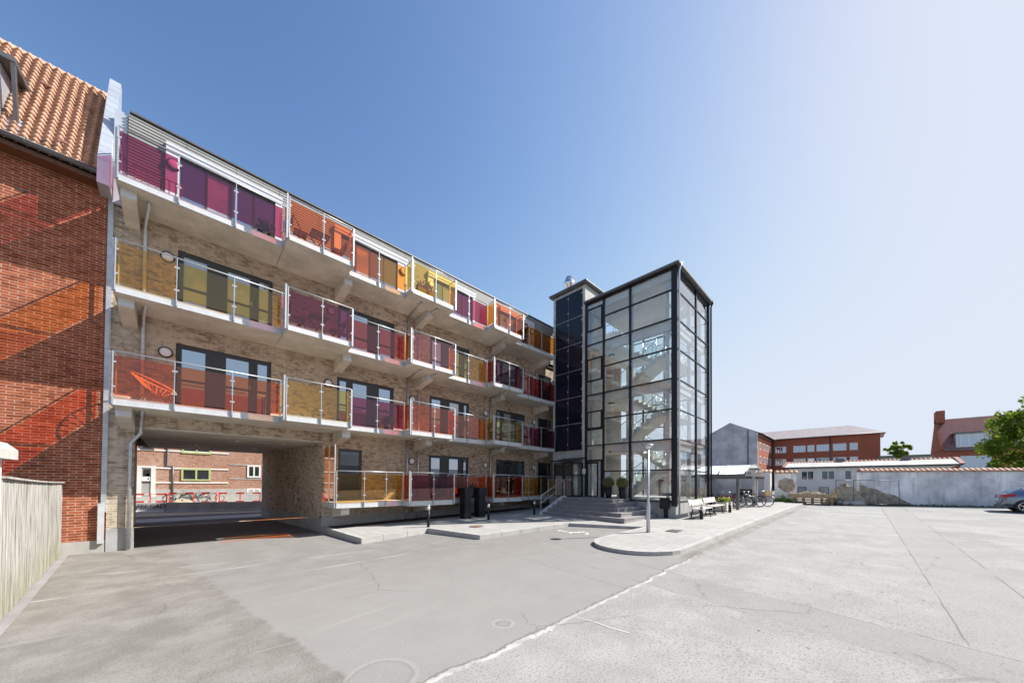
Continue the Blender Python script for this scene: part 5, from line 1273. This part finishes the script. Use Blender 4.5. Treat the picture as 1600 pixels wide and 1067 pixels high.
# ------------------------------------------------------------ trees
def tree(x, y, z0, h_trunk, crown, lab, nleaf, lsize, mat="leaf", seed=1, nclump=60):
    o = thing("broadleaf_tree", lab, "tree", (x, y, z0)); rnd = random.Random(seed)
    cz, rx, rz_ = crown
    mb = MB(); mb.tube([(x, y, z0), (x + .05, y, z0 + h_trunk * .5), (x, y + .05, z0 + cz + .3 * rz_)], [.20, .15, .04], 8)
    cl = []
    for _ in range(nclump):
        d = Vector((rnd.gauss(0, 1), rnd.gauss(0, 1), rnd.gauss(0, 1))).normalized(); q = rnd.uniform(.25, 1.0) ** .5
        c = Vector((x + d.x * rx * q, y + d.y * rx * q, z0 + cz + d.z * rz_ * q)); cl.append((c, rnd.uniform(.22, .45) * rx * .5))
    for c, r in cl[:26]: mb.tube([(x, y, z0 + max(h_trunk * .7, cz - rz_ * .6)), ((x + c.x) / 2, (y + c.y) / 2, c.z - .3), tuple(c)], [.06, .035, .01], 5)
    mb.build("trunk", "bark", o)
    mb = MB(); per = nleaf // nclump
    for c, r in cl:
        for _ in range(per):
            d = Vector((rnd.gauss(0, 1), rnd.gauss(0, 1), rnd.gauss(0, .7))).normalized() * r * rnd.uniform(.4, 1.05); leaf_cloud(mb, [c + d], lsize, up=.8)
    mb.build("crown", mat, o, fix=False)
    return o
random.seed(11)
tree(47.5, -10.1, .6, 3.0, (5.0, 3.3, 3.3), "large bright green leafy tree rising behind the plaster wall", 17000, .115, "leaf", 5, 150)
tree(66, -3.4, .6, 4.0, (5.9, 1.2, 1.1), "small distant tree rising over the low roofs", 1900, .15, "leaf", 9, 40)

# ------------------------------------------------------------ car (rear towards us)
car = thing("parked_car", "blue grey hatchback parked by the plaster wall, seen from behind", "car", (33.05, -7.40, gz(33)), math.atan2(-1.0, .0))
def carbuild(o):
    def bl(mb, nm, mt, par=o, sub=0):
        me = D.meshes.new(nm); me.from_pydata([tuple(v) for v in mb.v], [], mb.f); me.polygons.foreach_set("use_smooth", [True] * len(mb.f) if sub else mb.sm)
        bm = bmesh.new(); bm.from_mesh(me); bmesh.ops.remove_doubles(bm, verts=bm.verts, dist=1e-4); bmesh.ops.recalc_face_normals(bm, faces=bm.faces); bm.to_mesh(me); bm.free()
        me.materials.append(M[mt]); ob = D.objects.new(nm, me); COL.objects.link(ob); ob.parent = par
        if sub: sm = ob.modifiers.new("s", 'SUBSURF'); sm.levels = sm.render_levels = sub
        return ob
    # sections along x (rear at -2.0): each ring a half profile mirrored
    S = [(-2.02, .42, .62, .66, .80, .92, .62), (-1.96, .30, .80, .84, .88, .98, .70), (-1.70, .24, .86, .88, .95, 1.12, .66), (-1.2, .22, .88, .90, .96, 1.38, .60), (-.5, .22, .88, .90, .96, 1.44, .60),
         (.2, .22, .88, .90, .95, 1.42, .60), (.8, .22, .87, .88, .93, 1.20, .62), (1.2, .24, .85, .87, .90, .96, .62), (1.75, .28, .80, .82, .78, .84, .62), (2.0, .40, .66, .68, .66, .70, .50)]
    mb = MB(); rings = []
    for x, zb, wb, wm, zs, zt, wt in S:
        half = [(wb * .8, zb), (wb, zb + .10), (wm, (zb + zs) / 2), (wm - .02, zs), (wt, zt - .02), (wt * .6, zt)]
        rings.append([(x, -w, z_) for w, z_ in half] + [(x, w, z_) for w, z_ in reversed(half)])
    n = len(rings[0]); vs = [v for r in rings for v in r]
    fs = [(i * n + j, i * n + (j + 1) % n, (i + 1) * n + (j + 1) % n, (i + 1) * n + j) for i in range(len(rings) - 1) for j in range(n)] + [tuple(range(n)), tuple(reversed(range((len(rings) - 1) * n, len(rings) * n)))]
    mb.add(vs, fs, True); bl(mb, "body", "car_paint", sub=2)
    mb = MB()
    for s_ in (-1, 1):
        for a, b, c, d in (((-1.28, 1.0), (-.52, 1.0), (-.50, 1.34), (-1.0, 1.30)), ((-.44, 1.0), (.62, 1.0), (.18, 1.34), (-.44, 1.35))):
            q = [(p_[0], s_ * (.895 - (p_[1] - .95) * .66 + .0), p_[1]) for p_ in (a, b, c, d)]; q2 = [(v[0], v[1] + s_ * .012, v[2]) for v in q]
            mb.add(q + q2, [(0, 1, 2, 3), (7, 6, 5, 4), (0, 4, 5, 1), (1, 5, 6, 2), (2, 6, 7, 3), (3, 7, 4, 0)])
    bl(mb, "side_window", "window_glass")
    mb = MB(); mb.add([(-1.86, -.60, 1.02), (-1.86, .60, 1.02), (-1.38, .52, 1.36), (-1.38, -.52, 1.36), (-1.82, -.60, 1.0), (-1.82, .60, 1.0), (-1.3, .52, 1.3), (-1.3, -.52, 1.3)], [(0, 1, 2, 3), (7, 6, 5, 4), (0, 4, 5, 1), (3, 2, 6, 7), (0, 3, 7, 4), (1, 5, 6, 2)]); bl(mb, "rear_window", "window_glass_far")
    for s_ in (-1, 1):
        mb = MB(); mb.add([(-2.03, s_ * .46, .76), (-1.99, s_ * .80, .78), (-1.58, s_ * .905, .88), (-1.60, s_ * .895, 1.0), (-1.96, s_ * .78, .96), (-2.01, s_ * .46, .92), (-1.8, s_ * .46, .84), (-1.7, s_ * .7, .86)], [(0, 1, 4, 5), (1, 2, 3, 4), (0, 6, 7, 1), (5, 4, 7, 6)]); bl(mb, "tail_light", "tail_red")
    for x in (-1.28, 1.28):
        for s_ in (-1, 1):
            mb = MB(); mb.tube([(x, s_ * .70, .32), (x, s_ * .90, .32)], [.32, .32], 28); w_ = bl(mb, "wheel", "rubber")
            mb = MB(); mb.tube([(x, s_ * .89, .32), (x, s_ * .905, .32)], [.10, .08], 16)
            for i in range(5): a = 2 * PI * i / 5 + .3; mb.beam((x, s_ * .905, .32), (x + .22 * math.cos(a), s_ * .905, .32 + .22 * math.sin(a)), .075, .02)
            mb.tube([(x + .23 * math.cos(a), s_ * .903, .32 + .23 * math.sin(a)) for a in [2 * PI * i / 28 for i in range(28)]], .018, 6, True); bl(mb, "rim", "chrome", w_)
            mb = MB(); mb.tube([(x + .35 * math.cos(a), s_ * .885, .32 + .35 * math.sin(a)) for a in [PI * i / 12 for i in range(13)]], .03, 6); bl(mb, "wheel_arch", "rubber")
    mb = MB(); mb.box(-2.05, -2.0, -.26, .26, .62, .73); bl(mb, "number_plate", "frame_white")
    mb = MB(); mb.box(-2.03, -1.6, -.72, .72, .26, .38); bl(mb, "rear_bumper", "gutter_metal")
    mb = MB(); mb.tube([(-1.15, 0, 1.40), (-1.45, 0, 1.62)], .006, 4); bl(mb, "aerial", "rubber")
carbuild(car)

# ------------------------------------------------------------ across the street, seen through the passage
op = thing("street_house", "salmon brick house with white bands, grey door and green window across the street", "house", (-3, 42, 0))
OY = 40.0
dep_l = 28.5
def ow(mb, *b): mb.box(*b)
mb = MB(); mb.box(-30, 30, OY, OY + 8, .9, 12); mb.build("wall", "salmon_brick", op)
MB().box(-30, 30, OY - .05, OY + .1, -.2, 1.25).build("base_course", "kerb_stone", op)
def X_at(u, Y=OY):
    r = (u - 800) / 530; s_, c_ = math.sin(YAW), math.cos(YAW); return (s_ + c_ * r) / (c_ - s_ * r) * Y
def Z_at(u, v, Y=OY):
    r = (u - 800) / 530; s_, c_ = math.sin(YAW), math.cos(YAW); dep = Y / (c_ - s_ * r); return 2.0 + (753.6 + .0066 * (u - 800) - v) * dep / 530
xe = X_at(357)
for v in (703.5, 729.8, 751.5): zz = Z_at(300, v + 2.6); MB().box(-12, xe, OY - .06, OY, zz - .05, zz + .06).build("stone_band", "frame_white", op)
for v in (726.5, 748): zz = Z_at(385, v); MB().box(xe, 20, OY - .04, OY, zz - .04, zz + .04).build("stone_band", "kerb_stone", op)
def owin(u0, u1, v0, v1, n, mt, nm="window"):
    a, b = X_at(u0), X_at(u1); z1, z0 = Z_at((u0 + u1) / 2, v0), Z_at((u0 + u1) / 2, v1); far_window(op, 'y', (a + b) / 2, z0, b - a, z1 - z0, n, .13, mt, "window_glass_dim", OY - .02)
owin(283, 329, 732, 751, 2, "frame_green"); owin(283, 329, 698, 709, 2, "frame_green"); owin(283, 329, 769, 778, 2, "gutter_metal")
owin(386, 407, 727, 746, 2, "frame_white"); owin(386, 407, 763, 772, 2, "frame_white"); owin(218, 240, 694, 703, 1, "gutter_metal")
a, b = X_at(214), X_at(243); z1, z0 = Z_at(228, 727.5), Z_at(228, 776)
mb = MB(); mb.box(a, a + .25, OY - .12, OY, z0, z1); mb.box(b - .25, b, OY - .12, OY, z0, z1); mb.box(a + .25, b - .25, OY - .12, OY, z1 - .18, z1); mb.build("door_surround", "white_render", op)
mb = MB(); mb.box(a + .25, b - .25, OY - .06, OY - .01, z0, z1 - .18); dr_ = mb.build("door", "cladding", op)
MB().box(a + .33, b - .33, OY - .07, OY - .061, z1 - .85, z1 - .3).build("fanlight", "window_glass_dim", dr_)
cxm, czm = (a + b) / 2 + .1, z0 + 1.75
mb = MB(); mb.add([(cxm - .16, OY - .07, czm), (cxm, OY - .07, czm - .13), (cxm + .16, OY - .07, czm), (cxm, OY - .07, czm + .13), (cxm - .16, OY - .055, czm), (cxm, OY - .055, czm - .13), (cxm + .16, OY - .055, czm), (cxm, OY - .055, czm + .13)], [(0, 1, 2, 3), (0, 4, 5, 1), (1, 5, 6, 2), (2, 6, 7, 3), (3, 7, 4, 0)]); mb.build("diamond_window", "window_frame", dr_)
def text_mesh(s, size, name, mat, parent, loc, rot, ext=.004):
    cu = D.curves.new(name, 'FONT'); cu.body = s; cu.size = size; cu.extrude = ext; cu.align_x = 'CENTER'; cu.align_y = 'CENTER'
    to = D.objects.new("tmp_text", cu); COL.objects.link(to); dg = bpy.context.evaluated_depsgraph_get(); me = D.meshes.new_from_object(to.evaluated_get(dg)); D.objects.remove(to)
    me.materials.clear(); me.materials.append(M[mat]); ob = D.objects.new(name, me); COL.objects.link(ob); ob.parent = parent
    off = Vector((0, 0, 0)); o_ = parent
    while o_ is not None: off += o_.location; o_ = o_.parent
    ob.location = Vector(loc) - off; ob.rotation_euler = rot; return ob
npl = MB(); npl.box(cxm - .35, cxm + .35, OY - .08, OY - .06, z1 - 1.22, z1 - .9); np_ = npl.build("number_plate", "frame_white", dr_)
text_mesh("47", .30, "number", "window_frame", np_, (cxm + .08, OY - .085, z1 - 1.06), (R(90), 0, 0))
mb = MB(); x_ = X_at(270); mb.tube([(x_, OY - .08, .3), (x_, OY - .08, Z_at(270, 728)), (X_at(261), OY - .08, Z_at(262, 727)), (X_at(261), OY - .08, 12)], .06, 8); mb.build("downpipe", "gutter_metal", op)
ds = thing("door_steps", "pale stone steps before the grey front door across the street", "steps", (a, OY - .8, 0))
for i in range(3): MB().box(a - 2.2, b + .9 - .2 * i, OY - 1.3 + .4 * i, OY - .13, -.1 + (0 if i == 0 else z0 * i / 3 + .102), z0 * (i + 1) / 3).build("step", "kerb_stone", ds)
# light-coloured street band and kerb over there
BY0 = 30.9
cbx0, cbx1 = X_at(205, 30.8), X_at(412, 28.4)
pA, pB, pC = Vector((X_at(196, 30.9), 30.9)), Vector((X_at(261, 30.2), 30.2)), Vector((X_at(420, 28.2), 28.2))
for (p0, p1, mt) in ((pB, pC, "concrete"), (pA, pB, "white_render")):
    br = thing("traffic_barrier", "white lettered barrier block before the grey front door steps" if mt == "white_render" else "long bare concrete barrier block before the sand pile and street bicycles", "traffic barrier", (p0.x, p0.y, 0), group="barrier blocks along the street works")
    d = (p1 - p0).normalized(); nn = Vector((-d.y, d.x)); mb = MB(); prof = [(-.24, 0), (-.24, .06), (-.12, .12), (-.10, .60), (.10, .60), (.12, .12), (.24, .06), (.24, 0)]
    q0, q1 = p0 + d * .02, p1 - d * .02; n = len(prof); vs = [(q0.x + nn.x * u, q0.y + nn.y * u, v) for u, v in prof] + [(q1.x + nn.x * u, q1.y + nn.y * u, v) for u, v in prof]
    mb.add(vs, [tuple(range(n)), tuple(reversed(range(n, 2 * n)))] + [(i, (i + 1) % n, n + (i + 1) % n, n + i) for i in range(n)]); mb.build("barrier_block", mt, br)
mid = (pA + (pB - pA) * .56); dA = (pB - pA).normalized(); ang = math.atan2(dA.y, dA.x)
text_mesh("SAFEROAD", .34, "lettering", "window_frame", br, (mid.x + dA.y * .128, mid.y - dA.x * .128, .37), (R(88), 0, ang))
sp_ = sheet_poly([(-30, 23.4), (30, 23.4), (30, 24.6), (-30, 26.3)], "street_kerb_band", "kerb_stone", lambda x, y: gz(x) * 0 + .006 if x < 4 else gz(x) + .006, cutx=[4, 30]); struct(sp_)
struct(sheet_poly([(-30, 30.2), (4, 26.6), (4, OY), (-30, OY)], "street_verge", "sand", lambda x, y: .006))
# red and white site barriers
def site_fence(u0, v0, Y0, u1, v1, Y1, h, lab):
    a, b = Vector((X_at(u0, Y0), Y0)), Vector((X_at(u1, Y1), Y1)); o = thing("site_barrier", lab, "barrier", (a.x, a.y, 0), group="red and white street work barriers")
    L_ = (b - a).length; n = max(2, int(L_ / .45)); dd_ = (b - a) / L_; ang = math.atan2(dd_.y, dd_.x)
    W_, R_ = MB(), MB()
    for zc in h:
        for i in range(n):
            p0 = a + dd_ * (i * L_ / n); p1 = a + dd_ * ((i + 1) * L_ / n); (W_ if i % 2 else R_).beam((p0.x, p0.y, zc), (p1.x, p1.y, zc), .03, .11)
    W_.build("white_band", "frame_white", o); R_.build("red_band", "paint_red", o)
    for f in (0.02, .5, .98):
        p0 = a + dd_ * L_ * f; q = MB(); q.box(p0.x - .03, p0.x + .03, p0.y - .03, p0.y + .03, 0, max(h) + .08); q.build("post", "paint_red", o)
        q = MB(); q.box(p0.x - .2, p0.x + .2, p0.y - .1, p0.y + .1, 0, .08); q.build("foot", "rubber", o)
site_fence(208, 0, 33.2, 262, 0, 32.8, (.55, 1.05), "red and white plank barrier before the grey front door"); site_fence(264, 0, 32.7, 340, 0, 31.5, (.5, 1.1), "red and white plank barrier before the parked street bicycles")
site_fence(342, 0, 31.5, 408, 0, 30.8, (.5, 1.1), "red and white plank barrier by the passage wall")
random.seed(5)
for i, (u, c_) in enumerate(((278, "bike_black"), (303, "bike_green"), (331, "bike_silver"))):
    bicycle(X_at(u, 38.6), 38.6, R(8), c_, ["black bicycle leaning below the green window", "green bicycle between two others across the street", "silver bicycle nearest the passage wall across the street"][i], None, lambda x, y: 0.15, 0, "bicycles across the street")
heap("sand_pile", "small pile of sand behind the concrete barrier", "sand pile", X_at(285, 31.6), 31.7, 1.0, .6, .75, 0, "sand")
# ------------------------------------------------------------ balcony furniture
def wire_chair(x, y, z):
    o = thing("wire_lounge_chair", "woven string lounge chair behind orange glass above the driveway", "lounge chair", (x, y, z))
    rim = []; mb = MB(); n = 26
    for i in range(n):
        a = 2 * PI * i / n; u = .40 * math.cos(a); w = .34 * math.sin(a); rim.append(Vector((x - .45 * u / .4, y + w, z + .42 + (.42 * (u + .4) / .8))))
    mb.tube(rim, .018, 6, True)
    c = Vector((x + .05, y, z + .30))
    rg = []
    for f in (.45, .72):
        rg.append([c.lerp(p_, f) - Vector((0, 0, .10 * (1 - f))) for p_ in rim])
    for i in range(n): mb.tube([rim[i], rg[1][i], rg[0][i], c], .007, 4)
    mb.build("shell", "wicker", o)
    mb = MB()
    for s_ in (-1, 1): mb.tube([(x + .32, y + s_ * .25, z), (x + .1, y + s_ * .2, z + .36)], .012, 5); mb.tube([(x - .3, y + s_ * .22, z), (x - .1, y + s_ * .2, z + .4)], .012, 5)
    mb.build("leg", "wood_dark", o)
wire_chair(-0.62, 13.95, F[1] - .02)
def cafe_table(x, y, z, lab):
    o = thing("cafe_table", lab, "table", (x, y, z), group="folding balcony tables"); mb = MB()
    for i in range(6): mb.box(x - .3 + i * .1, x - .21 + i * .1, y - .28, y + .28, z + .70, z + .72)
    mb.build("tabletop", "wood_dark", o); mb = MB()
    for s_ in (-.22, .22): mb.beam((x - .25, y + s_, z), (x + .25, y + s_, z + .70), .025, .03); mb.beam((x + .25, y + s_, z), (x - .25, y + s_, z + .70), .025, .03)
    mb.build("leg", "wood_dark", o)
def cafe_chair(x, y, z, d, lab):
    o = thing("folding_chair", lab, "chair", (x, y, z), group="folding balcony chairs"); mb = MB()
    for i in range(4): mb.box(x - .2 + i * .1, x - .11 + i * .1, y - .2, y + .2, z + .44, z + .46)
    mb.build("seat", "wood_dark", o); mb = MB()
    for i in range(3): mb.box(x - d * .26 - .012, x - d * .26 + .012, y - .2, y + .2, z + .62 + i * .1, z + .68 + i * .1)
    mb.build("backrest", "wood_dark", o); mb = MB()
    for s_ in (-.2, .2): mb.beam((x + d * .22, y + s_, z), (x - d * .28, y + s_, z + .92), .022, .03); mb.beam((x - d * .2, y + s_, z), (x + d * .18, y + s_, z + .45), .022, .03)
    mb.build("leg", "wood_dark", o)
for k, nm in ((3, "top floor red orange"), (2, "magenta")):
    z = F[k] - .02
    cafe_table(3.35, 13.25, z, "folding table on the %s glass balcony" % nm)
    cafe_chair(2.75, 13.2, z, 1, "folding chair by the divider on the %s glass balcony" % nm); cafe_chair(3.95, 13.3, z, -1, "folding chair facing the divider on the %s glass balcony" % nm)
cafe_chair(11.45, 13.25, F[1] - .02, 1, "dark folding chair by the yellow side glass near the tower")
o = thing("drying_rack", "dark folding clothes rack behind purple glass near the tower", "drying rack", (11.9, 13.3, F[2])); z = F[2] - .02
mb = MB()
for i in range(7): mb.tube([(11.45, 13.05 + i * .09, z + .9), (12.45, 13.05 + i * .09, z + .9)], .007, 5)
mb.build("rail", "window_frame", o); mb = MB()
for xx2 in (11.45, 12.45):
    mb.tube([(xx2, 13.0, z), (xx2, 13.6, z + .9)], .012, 5); mb.tube([(xx2, 13.6, z), (xx2, 13.0, z + .9)], .012, 5)
mb.build("leg", "window_frame", o)
for (x_, k_, lab_) in ((6.1, 1, "pot plant at the right end of the magenta glass balcony"), (10.55, 0, "pot plant on the ground floor balcony behind the black pillars"), (1.85, 3, "bushy pot plant by the divider on the top end balcony")):
    z = F[k_] - .02; o = thing("pot_plant", lab_, "potted plant", (x_, 13.75, z)); MB().lathe((x_, 13.75, z), [(.11, 0), (.15, .26), (.14, .26), (.12, .2), (.01, .2)], 14).build("pot", "window_frame", o)
    mb = MB(); leaf_cloud(mb, [(x_ + random.gauss(0, .11), 13.75 + random.gauss(0, .11), z + .28 + abs(random.gauss(.15, .14))) for _ in range(320)], .05, up=.5); mb.build("foliage", "leaf_dark", o, fix=False)
o = thing("planter_box", "brown planter box with reddish plants behind yellow glass on the top floor", "planter", (7.3, 13.0, F[3])); z = F[3] - .02
MB().box(6.95, 7.75, 12.85, 13.08, z, z + .28).build("box", "wood_dark", o); mb = MB(); leaf_cloud(mb, [(random.uniform(6.95, 7.75), random.uniform(12.85, 13.08), z + .28 + abs(random.gauss(0, .14))) for _ in range(500)], .035); mb.build("foliage", "plant_red", o, fix=False)
o = thing("picket_fence", "low white picket guard inside the magenta glass end balcony", "low fence", (-.6, 13.6, F[3])); z = F[3] - .02
mb = MB()
for i in range(8): mb.box(-1.05 + i * .13, -1.025 + i * .13, 13.45, 13.47, z, z + .48)
mb.build("pickets", "frame_white", o); MB().box(-1.08, -.08, 13.44, 13.449, z + .44, z + .47).build("top_rail", "frame_white", o)
